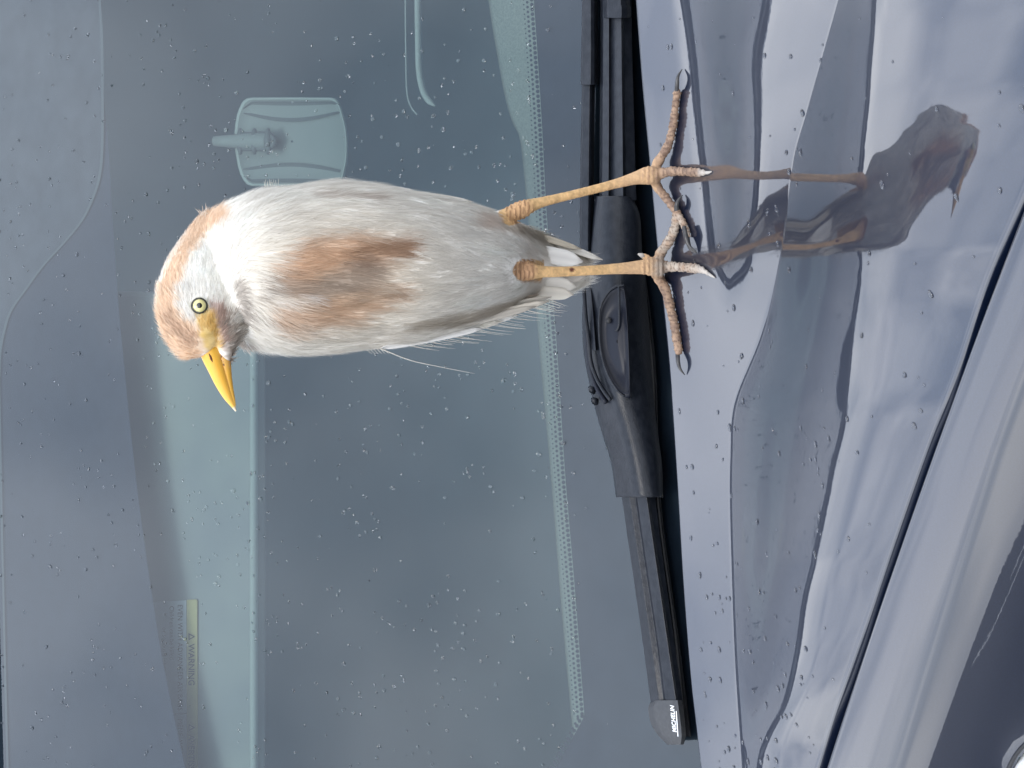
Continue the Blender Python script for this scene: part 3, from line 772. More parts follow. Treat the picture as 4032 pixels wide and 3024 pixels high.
def plumage_colour(c, n):
    x, y = px_at_bird(c)
    front = np.clip(-n[:, 1]*1.6+0.5, 0, 1)
    streak = vnoise(c, 330, 200, 45, 3.1); soft = vnoise(c, 40, 40, 25, 9.2)
    col = np.tile(np.array([0.85, 0.825, 0.775]), (len(c), 1))
    col *= (1+0.05*soft+0.035*streak)[:, None]
    def mix(m, rgb, amt=1.0):
        nonlocal col
        m = np.clip(m, 0, 1)*amt; col = col*(1-m[:, None])+np.array(rgb)*m[:, None]
    j = 26*streak+22*soft
    # cream wash low on the breast and flanks
    mix(sstep(420, 60, np.hypot((x-1350)*0.75, y-1100)+j), (0.68, 0.60, 0.48), 0.60*1)
    mix(sstep(1.15, .45, np.hypot((x-1320)/250, (y-1110)/185)+j*.004)*front, (0.60, 0.42, 0.28), 0.55)
    # two buff breast patches
    d = seg_dist(x, y*1.0, [(1150, 1085), (1230, 1020), (1330, 1000), (1440, 990), (1590, 975)])
    wid = 84-46*sstep(1300, 1620, x)
    mix(sstep(wid+34, wid-60, d+j)*front, (0.64, 0.42, 0.27), 0.80)
    mix(sstep(60, 10, seg_dist(x, y, [(1400, 1010), (1500, 992), (1600, 973)])+j*.8)*front, (0.36, 0.22, 0.14), 0.7)
    d = seg_dist(x, y, [(1120, 1250), (1230, 1238), (1340, 1215), (1480, 1195), (1570, 1165)])
    wid = 66-26*sstep(1350, 1600, x)
    mix(sstep(wid+30, wid-54, d+j)*front, (0.64, 0.43, 0.28), 0.66)
    mix(sstep(48, 8, seg_dist(x, y, [(1370, 1190), (1480, 1170), (1560, 1160)])+j*.8)*front, (0.38, 0.27, 0.19), 0.5)
    mix(sstep(80, 15, seg_dist(x, y, [(1080, 1130), (1200, 1140), (1340, 1105), (1440, 1080)])+j*1.5)*front, (0.36, 0.29, 0.24), 0.62)
    mix(sstep(26, 5, seg_dist(x, y, [(1100, 1190), (1240, 1175)])+j*.6)*front, (0.82, 0.78, 0.74), 0.8)
    # buff nape and crown
    cr_ = [(850, 835), (790, 890), (735, 975), (690, 1060), (655, 1150), (650, 1220), (668, 1280), (715, 1335), (760, 1360)]
    d = seg_dist(x, y, cr_); w2 = 40+24*sstep(1180, 1290, y)
    mix(sstep(w2+20, w2-22, d+j*0.7), (0.76, 0.52, 0.32), 0.74)
    mix(sstep(36, 6, seg_dist(x, y, [(670, 1255), (720, 1320), (755, 1352)])+j), (0.42, 0.27, 0.19), 0.5)
    # brown-grey chin, darker throat line, yellow lores
    mix(sstep(62, 14, seg_dist(x, y, [(878, 1290), (914, 1325), (918, 1370), (905, 1430)])+j*1.5), (0.34, 0.27, 0.215), 0.78)
    mix(sstep(34, 6, seg_dist(x, y, [(848, 1215), (862, 1290), (880, 1350)])+j*.8)*front, (0.52, 0.36, 0.30), 0.75)
    mix(sstep(30, 6, seg_dist(x, y, [(940, 1130), (958, 1200), (972, 1262)])+j*.5)*front, (0.34, 0.29, 0.25), 0.6)
    mix(sstep(46, 20, seg_dist(x, y, [(812, 1252), (824, 1300), (838, 1360)])+j*.4)*front, (0.74, 0.50, 0.14), 0.85)
    mix(sstep(42, 30, np.hypot(x-786, y-1206)), (0.52, 0.50, 0.30), 0.6)
    # grey inner wing on the left flank, brownish fold on the right
    mix(sstep(36, 8, seg_dist(x, y, [(1600, 1290), (1800, 1268), (1960, 1225), (2120, 1180)])+j*.4), (0.46, 0.40, 0.32), 0.8)
    mix(sstep(22, 3, seg_dist(x, y, [(1240, 770), (1380, 768), (1500, 778)])+j*.5), (0.42, 0.34, 0.28), 0.5)
    mix(sstep(38, 8, seg_dist(x, y, [(1880, 860), (1960, 872), (2050, 900)])+j*.4), (0.56, 0.40, 0.30), 0.4)
    mix(sstep(40, 8, seg_dist(x, y, [(2000, 880), (2150, 930), (2290, 1000)])+j*.3), (0.40, 0.36, 0.29), 0.75)
    return np.clip(col, 0.01, 0.86)
def leg_mask(c):
    x, y = px_at_bird(c)
    r = 46
    m1 = (seg_dist(x, y, LEG1) < r) & (x > 1955)
    m2 = (seg_dist(x, y, LEG2) < r) & (x > 2004)
    inner = (c[:, 1] < YB+0.012)
    m3 = x > 2480
    # the second leg stands in front of the tail
    return ((m1 | m2) & inner) | m3
lm = leg_mask(co)
def leg_colour(c):
    x, y = px_at_bird(c)
    n1 = vnoise(c, 500, 500, 500, 1.0, 3); n2 = vnoise(c, 160, 160, 160, 5.0, 2)
    base = np.tile(np.array([0.60, 0.385, 0.185]), (len(c), 1))*(1+0.30*n1+0.22*n2)[:, None]
    # orange-pink scaly joint, grey-brown toes
    def mix(m, rgb):
        nonlocal base
        m = np.clip(m, 0, 1); base = base*(1-m[:, None])+np.array(rgb)*m[:, None]
    mix(sstep(70, 30, np.hypot(x-2045, y-828))*0.6, (0.62, 0.36, 0.20))
    mix(sstep(60, 30, np.hypot(x-2065, y-1066))*0.7, (0.58, 0.33, 0.20))
    ring = np.sin(x*0.36+2.2*n2)                 # transverse folds round the joints
    jz = np.clip(sstep(75, 45, np.hypot(x-2045, y-828))+sstep(66, 40, np.hypot(x-2065, y-1066))+sstep(46, 28, np.hypot(x-2560, y-690))+sstep(60, 38, np.hypot(x-2572, y-1052)), 0, 1)
    mix((ring > 0.55)*jz*0.7, (0.20, 0.10, 0.05))
    mix((np.sin(x*0.21+1.5*n2) > 0.90)*(x > 2130)*(x < 2530)*0.28, (0.34, 0.20, 0.10))
    mix(sstep(2350, 2500, x)*0.35, (0.60, 0.40, 0.29))
    toe = sstep(2545, 2620, x)
    mix(toe*0.8, (0.27, 0.185, 0.14))
    mix(toe*sstep(0.0, 0.5, n2+0.15)*0.7, (0.15, 0.10, 0.08))
    grey = toe*((y > 840) & (y < 1090))*0.85
    mix(np.clip(grey*(0.8+n2), 0, 1), (0.42, 0.36, 0.30))
    band = (np.sin(y*0.38+3*n2) > 0.82) & (x > 2600) & (np.minimum(np.abs(y-1056), np.abs(y-682)) > 45)
    band2 = (np.sin(x*0.40+3*n2) > 0.82) & (x > 2610) & (np.minimum(np.abs(y-1056), np.abs(y-682)) <= 45)
    mix((band | band2)*0.75, (0.09, 0.055, 0.04))
    mix(sstep(2540, 2600, x)*sstep(0.15, 0.45, n1)*0.6, (0.16, 0.11, 0.085))
    tip = np.clip(sstep(2735, 2765, x)*(np.minimum(np.abs(y-1070), np.abs(y-680)) < 40), 0, 1)
    mix(tip*0.8, (0.48, 0.44, 0.40))
    mix(sstep(14, 8, np.hypot((x-2252), (y-1062)*1.3))*1.0, (0.10, 0.03, 0.02))
    return np.clip(base, 0.01, 0.8)
colr = plumage_colour(co, no); lc = leg_colour(co[lm]); colr[lm] = lc
# little ridges of the scutes
xL, yL = px_at_bird(co)
amp = np.zeros(nv); 
jz = np.clip(sstep(75, 45, np.hypot(xL-2045, yL-828))+sstep(66, 40, np.hypot(xL-2065, yL-1066))+sstep(46, 28, np.hypot(xL-2560, yL-690))+sstep(60, 38, np.hypot(xL-2572, yL-1052)), 0, 1)
amp += lm*jz*0.0005*np.sin(xL*0.36)
tm = lm & (xL > 2610); side = np.minimum(np.abs(yL-1056), np.abs(yL-682)) > 45
amp += tm*np.where(side, 0.00035*np.sin(yL*0.38), 0.00035*np.sin(xL*0.40))
co2 = co+no*amp[:, None]; me.vertices.foreach_set('co', co2.ravel()); me.update()
def set_colour(me, colarr):
    a = me.color_attributes.new('Col', 'FLOAT_COLOR', 'POINT'); b = np.ones((len(colarr), 4)); b[:, :3] = colarr
    a.data.foreach_set('color', b.ravel())
set_colour(me, colr)
def attr_mat(name, rough, sss=0.0, bump=0.0, bscale=900, trans=0.0, sheen=0.0):
    m = bpy.data.materials.new(name); m.use_nodes = True; t = m.node_tree; b = t.nodes['Principled BSDF']
    a = N(t, 'ShaderNodeAttribute', attribute_name='Col'); t.links.new(a.outputs['Color'], b.inputs['Base Color'])
    b.inputs['Roughness'].default_value = rough; b.inputs['Specular IOR Level'].default_value = 0.25
    b.inputs['Sheen Weight'].default_value = sheen
    if bump:
        tc = N(t, 'ShaderNodeTexCoord'); mp = N(t, 'ShaderNodeMapping'); mp.inputs['Scale'].default_value = (1, 1, 0.18 if name == 'white_plumage' else 1)
        t.links.new(tc.outputs['Object'], mp.inputs[0])
        n2 = N(t, 'ShaderNodeTexNoise'); n2.inputs['Scale'].default_value = bscale; n2.inputs['Detail'].default_value = 4
        t.links.new(mp.outputs[0], n2.inputs['Vector'])
        bp_ = N(t, 'ShaderNodeBump'); bp_.inputs['Strength'].default_value = bump; bp_.inputs['Distance'].default_value = 0.0015
        t.links.new(n2.outputs[0], bp_.inputs['Height']); t.links.new(bp_.outputs[0], b.inputs['Normal'])
    return m
plum = attr_mat('white_plumage', 0.85, bump=0.35, bscale=500, sheen=0.1)
skinm = attr_mat('leg_skin', 0.55, bump=0.5, bscale=1500)
me.materials.clear(); me.materials.append(plum); me.materials.append(skinm)
mi = np.zeros(len(me.polygons), dtype=np.int32)
fv = np.array([p.vertices[0] for p in me.polygons]); mi[lm[fv]] = 1
me.polygons.foreach_set('material_index', mi); me.polygons.foreach_set('use_smooth', [True]*len(me.polygons))
body.name = 'body'; body.parent = egret; body.matrix_parent_inverse = egret.matrix_world.inverted()

# --- feather barbs: fine tapered blades laid along the flow of the plumage
faces_n = len(me.polygons)
fc = np.empty(faces_n*3); me.polygons.foreach_get('center', fc); fc = fc.reshape(-1, 3)
fn = np.empty(faces_n*3); me.polygons.foreach_get('normal', fn); fn = fn.reshape(-1, 3)
fx, fy = px_at_bird(fc)
bill_base = np.array(bp(835, 1385, -.033))
def flow_dir(c, n, x, y):
    d = np.tile(np.array([0.0, 0.02, -1.0]), (len(c), 1))
    # converge towards the tail, sweep round the shoulders
    d[:, 0] += np.clip((y-1080)/900, -.5, .5)*sstep(1300, 1900, x)
    d[:, 0] += -0.45*sstep(1250, 950, x)*np.clip((1000-y)/200, -1, 1)*-1
    hd = c-bill_base; hd /= np.linalg.norm(hd, axis=1)[:, None]
    # head feathers run back from the bill
    wgt = sstep(985, 900, x+0.0*y)*sstep(700, 900, y)
    wgt = wgt*(c[:, 1] < YB+0.03)
    d = d*(1-wgt[:, None])+hd*wgt[:, None]
    d -= n*np.sum(d*n, 1)[:, None]
    d /= np.linalg.norm(d, axis=1)[:, None]+1e-9
    return d, wgt
def barbs(name, count, len0, len1, w0, lift, sel, seed, tint=0.10, parent=None):
    r = np.random.default_rng(seed)
    idx = np.where(sel)[0]; pick = r.choice(idx, count)
    c = fc[pick]+r.normal(0, 0.0006, (count, 3)); n = fn[pick]; x, y = fx[pick], fy[pick]
    d, wgt = flow_dir(c, n, x, y)
    side = np.cross(n, d)
    # clumping: neighbouring barbs share a bend
    cl = np.array([noise.noise(Vector((p[0]*90, p[1]*90, p[2]*55+seed))) for p in c])
    cl2 = np.array([noise.noise(Vector((p[0]*170+7, p[1]*170, p[2]*90+seed))) for p in c])
    d = d+side*(0.42*cl+r.normal(0, 0.13, count))[:, None]; d /= np.linalg.norm(d, axis=1)[:, None]
    side = np.cross(n, d)
    kn = np.minimum(np.hypot(x-2035, y-1063), np.hypot(x-2010, y-842))
    L = (len0+(len1-len0)*r.random(count))*(1-0.52*wgt)*np.clip((kn-10)/110, .22, 1)
    up = lift*(0.6+0.9*r.random(count)+0.6*np.clip(cl2, -.5, 1))
    W = w0*(0.6+0.8*r.random(count))
    base = c-n*0.0006
    p1 = base+d*(L*0.5)[:, None]+n*(L*0.5*up)[:, None]
    p2 = base+d*L[:, None]+n*(L*up*0.75)[:, None]
    V = np.stack([base-side*W[:, None], base+side*W[:, None], p1+side*(W*.8)[:, None], p1-side*(W*.8)[:, None], p2], 1).reshape(-1, 3)
    cr = plumage_colour(c+d*(L*0.2)[:, None], n); cr = cr*(1+r.normal(0, tint, count)+0.05*cl2)[:, None]
    colv = np.repeat(np.clip(cr, .01, .88), 5, 0)
    me2 = bpy.data.meshes.new(name)
    q = np.arange(count)*5
    loops = np.stack([q+3, q+2, q+1, q, q+4, q+2, q+3], 1).ravel()
    me2.vertices.add(count*5); me2.vertices.foreach_set('co', V.ravel())
    me2.loops.add(count*7); me2.loops.foreach_set('vertex_index', loops.astype(np.int32))
    me2.polygons.add(count*2)
    st = np.stack([np.arange(count)*7, np.arange(count)*7+4], 1).ravel(); tt = np.tile([4, 3], count)
    me2.polygons.foreach_set('loop_start', st.astype(np.int32)); me2.polygons.foreach_set('loop_total', tt.astype(np.int32))
    me2.update(calc_edges=True)
    # shade the barbs with the body's own roundness
    nn = np.repeat(n+d*0.15, 5, 0)+r.normal(0, .10, (count*5, 3)); nn /= np.linalg.norm(nn, axis=1)[:, None]
    me2.polygons.foreach_set('use_smooth', [True]*(count*2))
    me2.normals_split_custom_set_from_vertices(nn.tolist())
    set_colour(me2, colv); me2.materials.append(barb_m)
    o = bpy.data.objects.new(name, me2); C.objects.link(o); o.parent = parent or egret; o.matrix_parent_inverse = (parent or egret).matrix_world.inverted()
    o['kind'] = 'stuff'; return o
barb_m = attr_mat('feather_barb', 0.8)
t = barb_m.node_tree; tl_ = N(t, 'ShaderNodeBsdfTranslucent'); ms_ = N(t, 'ShaderNodeMixShader'); ms_.inputs[0].default_value = 0.38
t.links.new(t.nodes['Attribute'].outputs['Color'], tl_.inputs[0]); t.links.new(t.nodes['Principled BSDF'].outputs[0], ms_.inputs[1]); t.links.new(tl_.outputs[0], ms_.inputs[2])
t.links.new(ms_.outputs[0], t.nodes['Material Output'].inputs[0])
flm = leg_mask(fc)
eye_c = (785, 1204)
nolore = (np.hypot(fx-eye_c[0], fy-eye_c[1]) > 34)
isbody = ~flm & nolore & (fx < 2290) & ~(seg_dist(fx, fy, [(818, 1335), (832, 1400), (880, 1400)]) < 30)
head_sel = isbody & (fx < 965) & (fy > 850)
barbs('plumage', 80000, .009, .021, .00021, .09, isbody & (fc[:, 1] < YB+.05), 11, 0.045)
barbs('head_plumage', 24000, .007, .014, .00018, .20, head_sel, 12, 0.07)
crown_sel = isbody & (fy > 1130) & (fx < 765) & (fn[:, 2] > -0.2)
barbs('crown_crest', 2600, .011, .019, .00024, .42, crown_sel, 13, 0.10)
chin_sel = isbody & (fx > 865) & (fx < 960) & (fy > 1240)
barbs('chin_feathers', 1800, .010, .018, .00028, .45, chin_sel, 14, 0.16)

# --- long feathers: vaned blades with a shaft, curved, each its own part
def feather(name, p0, p1, width, bow, colr, nrm, parent=egret, tip=0.75, n=12, camber=0.18, mtl=None):
    p0, p1 = Vector(p0), Vector(p1); ax = p1-p0; L = ax.length; ax.normalize()
    nr_ = Vector(nrm); nr_ = (nr_-ax*nr_.dot(ax)).normalized(); sd = ax.cross(nr_)
    V = []; prof = []
    for i in range(n+1):
        a = i/n
        w = width*(min(1, (a/0.12))**0.6 if a < .12 else 1)*(1 if a < tip else math.sqrt(max(0.004, 1-((a-tip)/(1-tip))**2)))
        c = p0+ax*(L*a)+nr_*(bow*math.sin(math.pi*a*0.8))
        for s in (-1, -.5, 0, .5, 1):
            V.append(c+sd*(s*w)+nr_*(-abs(s)*w*camber)+ax*(-abs(s)*w*0.5))
    o = mesh(name, V, grid_faces(n+1, 5), mtl, parent)
    cc = np.array([colr]*len(V)); 
    for i in range(len(V)):
        s = i % 5; cc[i] *= (0.86 if s == 2 else 1.0)
    set_colour(o.data, cc)
    o.modifiers.new('thick', 'SOLIDIFY').thickness = 0.0004
    return o
vane = attr_mat('feather_vane', 0.75)
t = vane.node_tree
# barb lines on the vane
wv = N(t, 'ShaderNodeTexWave'); wv.inputs['Scale'].default_value = 420; wv.inputs['Distortion'].default_value = 3
tc_ = N(t, 'ShaderNodeTexCoord'); mp_ = N(t, 'ShaderNodeMapping'); mp_.inputs['Rotation'].default_value = (0, R(35), R(20))
t.links.new(tc_.outputs['Object'], mp_.inputs[0]); t.links.new(mp_.outputs[0], wv.inputs['Vector'])
bb = N(t, 'ShaderNodeBump'); bb.inputs['Strength'].default_value = 0.25; bb.inputs['Distance'].default_value = 0.0006
t.links.new(wv.outputs[1], bb.inputs['Height']); t.links.new(bb.outputs[0], t.nodes['Principled BSDF'].inputs['Normal'])
WHITE = (0.80, 0.785, 0.75); GREY = (0.50, 0.46, 0.40); WARM = (0.72, 0.68, 0.60)
r = random.Random(4)
# left wing (lower edge of the picture): overlapping coverts, then long flight feathers
for i in range(16):
    a = i/15; x = 1330+520*a; y = 1352-70*a*a+r.uniform(-8, 8)
    Lx = 150+90*a+r.uniform(-20, 20)
    feather('wing_covert', bp(x, y-16, -.034+.012*a), bp(x+Lx, y-30-60*a+r.uniform(-6, 6), -.028+.03*a), (13+r.uniform(-2, 2))*K*1.1, .003, WHITE if i % 3 else WARM, (-0.75, -.65, 0), mtl=vane)
for i, (a, b, c, d, w, cl, dp) in enumerate([(1600, 1296, 2170, 1166, 17, GREY, -.004), (1600, 1318, 2160, 1184, 17, (0.60, .55, .47), -.008), (1570, 1334, 2110, 1204, 16, GREY, -.010), (1560, 1360, 2040, 1238, 16, WHITE, .004), (1530, 1364, 1980, 1262, 15, WARM, .000), (1500, 1370, 1900, 1290, 15, WHITE, -.006), (1560, 1286, 2120, 1158, 14, (0.38, 0.32, 0.26), .000)]):
    feather('flight_feather', bp(a, b, dp-.02), bp(c, d, dp), w*K, .002, cl, (-0.5, -.85, 0), mtl=vane)
# right wing (upper edge of the picture)
for i in range(12):
    a = i/11; x = 1180+560*a; y = 742+48*a+r.uniform(-6, 6)
    feather('wing_covert', bp(x, y+10, -.020+.012*a), bp(x+170+60*a, y+28+46*a, -.016+.03*a), (13+r.uniform(-2, 2))*K*1.1, .003, WHITE if i % 2 else (0.76, .74, .70), (0.8, -.6, 0), mtl=vane)
for (a, b, c, d, w, cl, dp) in [(1500, 752, 1935, 828, 15, WHITE, .0), (1440, 742, 1860, 798, 15, WARM, -.004), (1330, 724, 1640, 758, 14, WHITE, -.012), (1600, 772, 2010, 868, 15, WARM, .01), (1900, 868, 2290, 985, 18, (0.52, .47, .38), .030), (1960, 880, 2372, 1026, 20, (0.70, .68, .62), .036)]:
    feather('flight_feather', bp(a, b, dp-.012), bp(c, d, dp), w*K, .002, cl, (0.6, -.8, 0), mtl=vane)
# tail: broad soft-tipped feathers fanned behind the legs
for (a, b, c, d, w, cl, dp) in [(1960, 960, 2300, 1030, 34, WHITE, 0.008), (1980, 1000, 2296, 1052, 34, (0.74, .72, .67), 0.012), (1980, 1110, 2275, 1128, 34, (0.70, .67, .61), 0.008), (1990, 1140, 2262, 1160, 26, WARM, 0.006), (2000, 1085, 2314, 1088, 26, (0.50, .46, .41), 0.018), (2010, 1050, 2330, 1070, 26, (0.56, .53, .48), 0.020)]:
    feather('tail_feather', bp(a, b, dp), bp(c, d, dp+.012), w*K, -.002, cl, (0, -1, .1), tip=.80, mtl=vane)
# filament plumes that stand off the back edge
V, F = [], []
def filament(p, w=0.00032):
    global V, F
    P = smooth_path(p, 5); pts = [bp(q[0], q[1], q[2]) for q in P]; n = len(pts)
    v, f = tube(pts, [w*(1-0.75*i/(n-1)) for i in range(n)], 4, off=len(V)); V += v; F += f
for i in range(34):
    x = 1620+i*15+r.uniform(-8, 8); y = 1362-(max(0, x-1620)/540)**1.25*172
    L = r.uniform(70, 150); up = r.uniform(.10, .22)
    filament([(x-30, y-14, -.01), (x, y, -.008), (x+L*.5, y+L*.5*up+2, -.004), (x+L, y+L*up*.9, 0)])
for i in range(12):
    x = 2090+i*7; filament([(x-20, 1212-i*3-8, .01), (x, 1212-i*3, .01), (x+30+r.uniform(0, 30), 1222-i*2.4, .012), (x+50+r.uniform(0, 40), 1228-i*2, .014)], .00026)
filament([(1480, 1366, -.01), (1530, 1386, -.012), (1620, 1420, -.014), (1740, 1446, -.014), (1868, 1471, -.012)], .00042)
for i in range(6): filament([(1440+i*14, 1368, -.01), (1452+i*14, 1384, -.01), (1466+i*13, 1394, -.01)], .0003)
for i in range(13):
    x = 1042+i*4.5; filament([(x+4, 752, -.01), (x, 735, -.01), (x-2+r.uniform(-7, 7), 712+r.uniform(-8, 8), -.012)], .0003)
for i in range(26):
    a = r.random(); x = 820-180*a; y = 832+(1110-832)*a**0.9
    filament([(x+10, y+12, -.002), (x-4, y-2, -.004), (x-14+r.uniform(-4, 4), y+26+r.uniform(-8, 12), -.004)], .00022)
fil = mesh('plume_filaments', V, F, None, egret); fil['kind'] = 'stuff'
set_colour(fil.data, np.tile(np.array([[0.82, .80, .74]]), (len(V), 1))); fil.data.materials.append(barb_m)

# --- bill
bill_m = mat('yellow_bill', (0.78, 0.42, 0.07), 0.38, Subsurface_Weight=0.08)
t = bill_m.node_tree; bN = t.nodes['Principled BSDF']; a = N(t, 'ShaderNodeAttribute', attribute_name='Col'); t.links.new(a.outputs['Color'], bN.inputs['Base Color'])
def bill_part(name, stations):
    P = smooth_path(stations, 5); V = []; n = len(P); seg = 16; cols_ = []
    for q in P:
        x, y, hw, hd, tx, ty = q[:6]
        c = bp(x, y, -.033)
        nx = Vector((0, -1, 0)); 
        a_ = bp(x+tx, y+ty, -.033)-c; a_.normalize()
        for k in range(seg):
            w = 2*math.pi*k/seg; V.append(c+a_*(hw*K*math.cos(w))+nx*(hd*K*math.sin(w)))
            cols_.append((x, y, math.cos(w)))
    F = grid_faces(n, seg, closed=True)
    F += [tuple(range(seg)), tuple((n-1)*seg+seg-1-k for k in range(seg))]
    o = mesh(name, V, F, bill_m, egret)
    return o, cols_
ub, cu_ = bill_part('upper_bill', [(806, 1300, 34, 24, 1, -.45), (820, 1352, 40, 36, 1, -.45), (834, 1398, 38, 33, 1, -.45), (853, 1450, 32, 28, 1, -.5), (874, 1506, 26, 22, 1, -.55), (897, 1558, 18, 15, 1, -.6), (916, 1594, 9, 8, 1, -.7), (929, 1619, 2.5, 2.5, 1, -.7)])
lb, cl_ = bill_part('lower_bill', [(850, 1295, 22, 20, 1, -.35), (864, 1342, 28, 28, 1, -.35), (876, 1390, 26, 26, 1, -.35), (888, 1440, 21, 21, 1, -.35), (898, 1490, 15, 15, 1, -.35), (909, 1540, 11, 11, 1, -.4), (920, 1580, 7, 7, 1, -.5), (927, 1608, 2.5, 2.5, 1, -.6)])
def bill_col(cc, lower):
    o = []
    for x, y, w in cc:
        d = (y-1350)/270; c = np.array([0.80, 0.43, 0.055])
        c = c*(1-max(0, d-.55)*.5)+np.array([0.80, .55, .20])*max(0, d-.55)*.5
        if d > .93: c = np.array([0.75, .6, .42])
        if lower: c = c*0.9; m = max(0, 1-d/0.45); c = c*(1-.55*m)+np.array([0.50, .30, .24])*.55*m
        o.append(c)
    return np.array(o)
set_colour(ub.data, bill_col(cu_, 0)); set_colour(lb.data, bill_col(cl_, 1))
ubvh = BVHTree.FromObject(ub, bpy.context.evaluated_depsgraph_get())
dark = mat('nostril_dark', (0.10, 0.03, 0.01), 0.7)
lbvh = BVHTree.FromPolygons([tuple(v.co) for v in lb.data.vertices], [tuple(p.vertices) for p in lb.data.polygons])
ubvh = BVHTree.FromPolygons([tuple(v.co) for v in ub.data.vertices], [tuple(p.vertices) for p in ub.data.polygons])
def on_bill(bv, x, y):
    h = bv.ray_cast(CAM, ray(x, y).normalized()); return h[0]
px0, py0 = pix(bp(832, 1398, -.033))[0]-832, pix(bp(832, 1398, -.033))[1]-1398
pp = [on_bill(ubvh, x+0, y+0) for x, y in [(822, 1392), (828, 1402), (832, 1414), (837, 1426)]]
pp = [p for p in pp if p]
if len(pp) > 2:
    v, f = tube(pp, [.0002, .0007, .0008, .0002], 8, flat=.5); mesh('nostril', v, f, dark, ub)
V, F = [], []
for i in range(22):
    x, y = 862+r.uniform(-12, 20), 1380+r.uniform(-30, 66); h = on_bill(lbvh, x, y)
    if h:
        v, f = tube([h+Vector((0, .0002, 0)), h+Vector((0, -.0002, 0))], [r.uniform(.0002, .0006)]*2, 6, off=len(V)); V += v; F += f
if V: o = mesh('bill_specks', V, F, mat('bill_speck', (0.16, .08, .05), .6), lb); o['kind'] = 'stuff'

# --- eye: dark rim, pale yellow iris, black pupil, wet cornea
bodyb = BVHTree.FromPolygons([tuple(c) for c in co2], [tuple(p.vertices) for p in me.polygons])
h = bodyb.ray_cast(CAM, ray(*eye_c).normalized()); ec = h[0]; ed = (Vector((0.04, -1, 0.10))).normalized()
def disc_stack(name, rings, m, parent, seg=32):
    V = []; a = Vector((1, 0, 0)); a = (a-ed*a.dot(ed)).normalized(); b = ed.cross(a)
    for rad, out_ in rings:
        for k in range(seg):
            w = 2*math.pi*k/seg; V.append(ec+a*(rad*math.cos(w))+b*(rad*math.sin(w))+ed*out_)
    F = grid_faces(len(rings), seg, closed=True); F.append(tuple((len(rings)-1)*seg+k for k in range(seg)))
    return mesh(name, V, F, m, parent)
eyelid = disc_stack('eye_rim', [(30*K, -.001), (29.5*K, .0011), (28*K, .0016), (25*K, .0017), (23*K, .0012)], mat('eye_rim_skin', (0.020, .018, .012), .5), egret)
iris_m = mat('pale_yellow_iris', (0.66, 0.60, 0.27), 0.25, Coat_Weight=1.0)
disc_stack('iris', [(25*K, .0010), (20*K, .0021), (15*K, .0027), (10*K, .0030)], iris_m, eyelid)
disc_stack('iris_ring', [(26.5*K, .0012), (25.5*K, .0019), (23.5*K, .0018)], mat('dark_iris_ring', (0.03, .03, .015), .3, Coat_Weight=1.0), eyelid).data.polygons[-1].vertices
for o in [o for o in bpy.data.objects if o.name == 'iris_ring']:
    bm = bmesh.new(); bm.from_mesh(o.data); bm.faces.ensure_lookup_table(); bm.faces.remove(bm.faces[-1]); bm.to_mesh(o.data); bm.free()
disc_stack('pupil', [(10.5*K, .0029), (8*K, .0033), (4*K, .0035)], mat('pupil_black', (0.004, .004, .004), .05, Coat_Weight=1.0), eyelid)

# --- claws
claw_m = add_noise(mat('dark_horn', (0.03, 0.03, 0.032), 0.35), 300, (0.018, 0.018, 0.022), (0.06, 0.058, 0.058))
def surf(x, y, hpx):
    s, n = hit_bonnet(x, y); d = ray(x, y).normalized(); return s-d*(hpx*K/abs(d.z)*0.8)
CL = [[(2664, 366, 11, 18), (2666, 330, 10, 24), (2670, 300, 7, 22), (2686, 272, 2, 6)],
      [(2706, 930, 10, 16), (2711, 960, 10, 20), (2722, 985, 6, 16), (2742, 996, 2, 5)],
      [(2664, 846, 11, 18), (2664, 812, 11, 24), (2671, 788, 8, 20), (2688, 768, 2, 6)],
      [(2693, 892, 10, 26), (2700, 930, 11, 28), (2712, 965, 8, 22), (2742, 994, 2, 8)],
      [(2668, 1392, 11, 18), (2670, 1424, 10, 24), (2678, 1452, 7, 20), (2696, 1476, 2, 5)]]
for T in CL:
    P = smooth_path(T, 5); v, f = tube([surf(q[0], q[1], q[3]) for q in P], [max(.0003, q[2]*K*.85) for q in P], 10); mesh('claw', v, f, claw_m, egret)
horn = mat('grey_horn', (0.40, .37, .34), .5)
for T in [[(2770, 680, 9, 10), (2786, 680, 8, 9), (2802, 676, 3, 4)], [(2786, 1076, 8, 9), (2802, 1086, 6, 7), (2815, 1094, 2, 3)]]:
    v, f = tube([surf(q[0], q[1], q[3]) for q in T], [q[2]*K*.85 for q in T], 10); mesh('claw', v, f, horn, egret)
v, f = tube([on_y(q[0], q[1], YB+.012) for q in [(2536, 1010), (2524, 1004), (2512, 1000)]], [.0022, .0018, .0006], 10); mesh('claw', v, f, horn, egret)

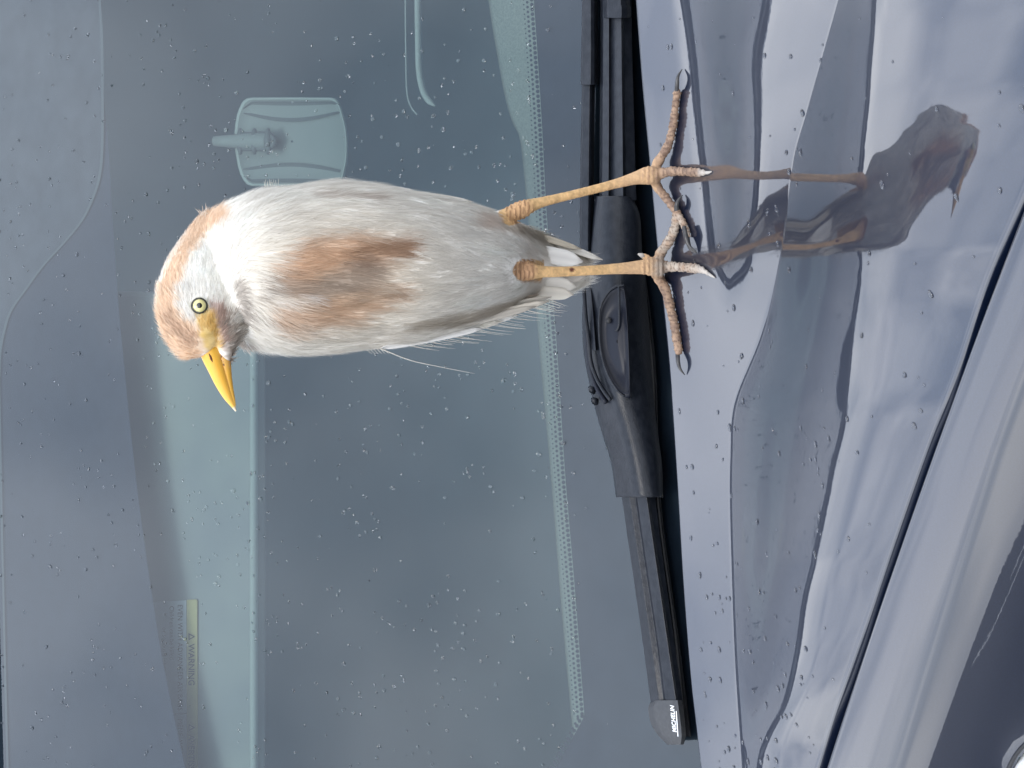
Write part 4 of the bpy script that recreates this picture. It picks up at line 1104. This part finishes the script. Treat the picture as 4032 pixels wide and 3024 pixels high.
# ================================================================== RAIN DROPS
CLOSED = 0.62; SHUT = []; SEGF = []
def dome(V, F, p, n, tdir, rx, ry, hgt, seg=9, wob=0.0):
    n = n.normalized(); a = (tdir-n*tdir.dot(n)).normalized(); b = n.cross(a); o = len(V)
    shut = random.random() < CLOSED; hgt = hgt*(.55 if shut else 1)
    SHUT.append(shut); SEGF.append(seg*4)
    ph = random.random()*6; k3 = random.choice((2, 3))
    for (rr, hh) in ((1.0, -0.02), (0.94, 0.32), (0.72, 0.72), (0.36, 0.96)):
        for k in range(seg):
            w = 2*math.pi*k/seg; q = rr*(1+wob*math.sin(k3*w+ph))
            V.append(p+a*(rx*q*math.cos(w))+b*(ry*q*math.sin(w))+n*(hgt*hh))
    V.append(p+n*hgt); t_ = len(V)-1
    for r_ in range(3):
        for k in range(seg):
            F.append((o+r_*seg+k, o+r_*seg+(k+1) % seg, o+(r_+1)*seg+(k+1) % seg, o+(r_+1)*seg+k))
    for k in range(seg): F.append((o+3*seg+k, o+3*seg+(k+1) % seg, t_))
    if shut: F.append(tuple(o+seg-1-k for k in range(seg)))
V, F = [], []; rr = random.Random(21)
cl = [(rr.uniform(-200, 2280), rr.uniform(-300, 3300)) for _ in range(620)]
for cx, cy in cl:
    n = rr.choice((1, 1, 2, 2, 2, 3, 4)); sp = rr.uniform(25, 110)
    for _ in range(n):
        x, y = cx+rr.gauss(0, sp), cy+rr.gauss(0, sp)
        if x > 2440+0.0*y or x < TOP(y)+10: continue
        s = rr.uniform(.0010, .0019)*(1.35 if rr.random() < .15 else 1)
        asp = rr.uniform(.9, 1.5)
        dome(V, F, on_glass(x, y, 0.0003), GN, GUP, s*asp, s, s*.34, wob=.08)
for _ in range(160):
    x, y = rr.uniform(-50, 2440), rr.uniform(-300, 3300)
    if x < TOP(y)+10: continue
    s = rr.uniform(.0004, .0008); dome(V, F, on_glass(x, y, 0.0003), GN, GUP, s, s, s*.32, 6)
o = mesh('raindrops', V, F, [water, film])
mi_ = []
nf_ = 0
for sh_ in SHUT: mi_ += [1 if sh_ else 0]*SEGF[nf_]+([1] if sh_ else []); nf_ += 1
o.data.polygons.foreach_set('material_index', mi_)
o['kind'] = 'stuff'; o['label'] = 'small clear raindrops scattered over the slanting windscreen glass'; o['category'] = 'raindrops'
V, F = [], []; CLOSED = 0.0
n_ = 0
while n_ < 330:
    y = rr.uniform(-600, 3500); x = rr.uniform(E(y)+20, min(GP(y)-30, 4100))
    if x > 3250 and rr.random() < .72: continue
    h, nn = hit_bonnet(x, y)
    if not h: continue
    if nn.z < 0: nn = -nn
    s = rr.uniform(.0008, .0020) if rr.random() < .7 else rr.uniform(.0004, .0009)
    dome(V, F, h+nn*0.0002, nn, Vector((1, rr.uniform(-.4, .4), 0)), s*rr.uniform(1.0, 1.7), s, s*.5, 10, wob=.12); n_ += 1
o = mesh('raindrops', V, F, water); o['kind'] = 'stuff'; o['label'] = 'larger clear raindrops beaded on the dark glossy bonnet'; o['category'] = 'raindrops'
print('verts', sum(len(m.vertices) for m in bpy.data.meshes), 'YB', YB, 'f1', f1, 'f2', f2, 'n', f1n)
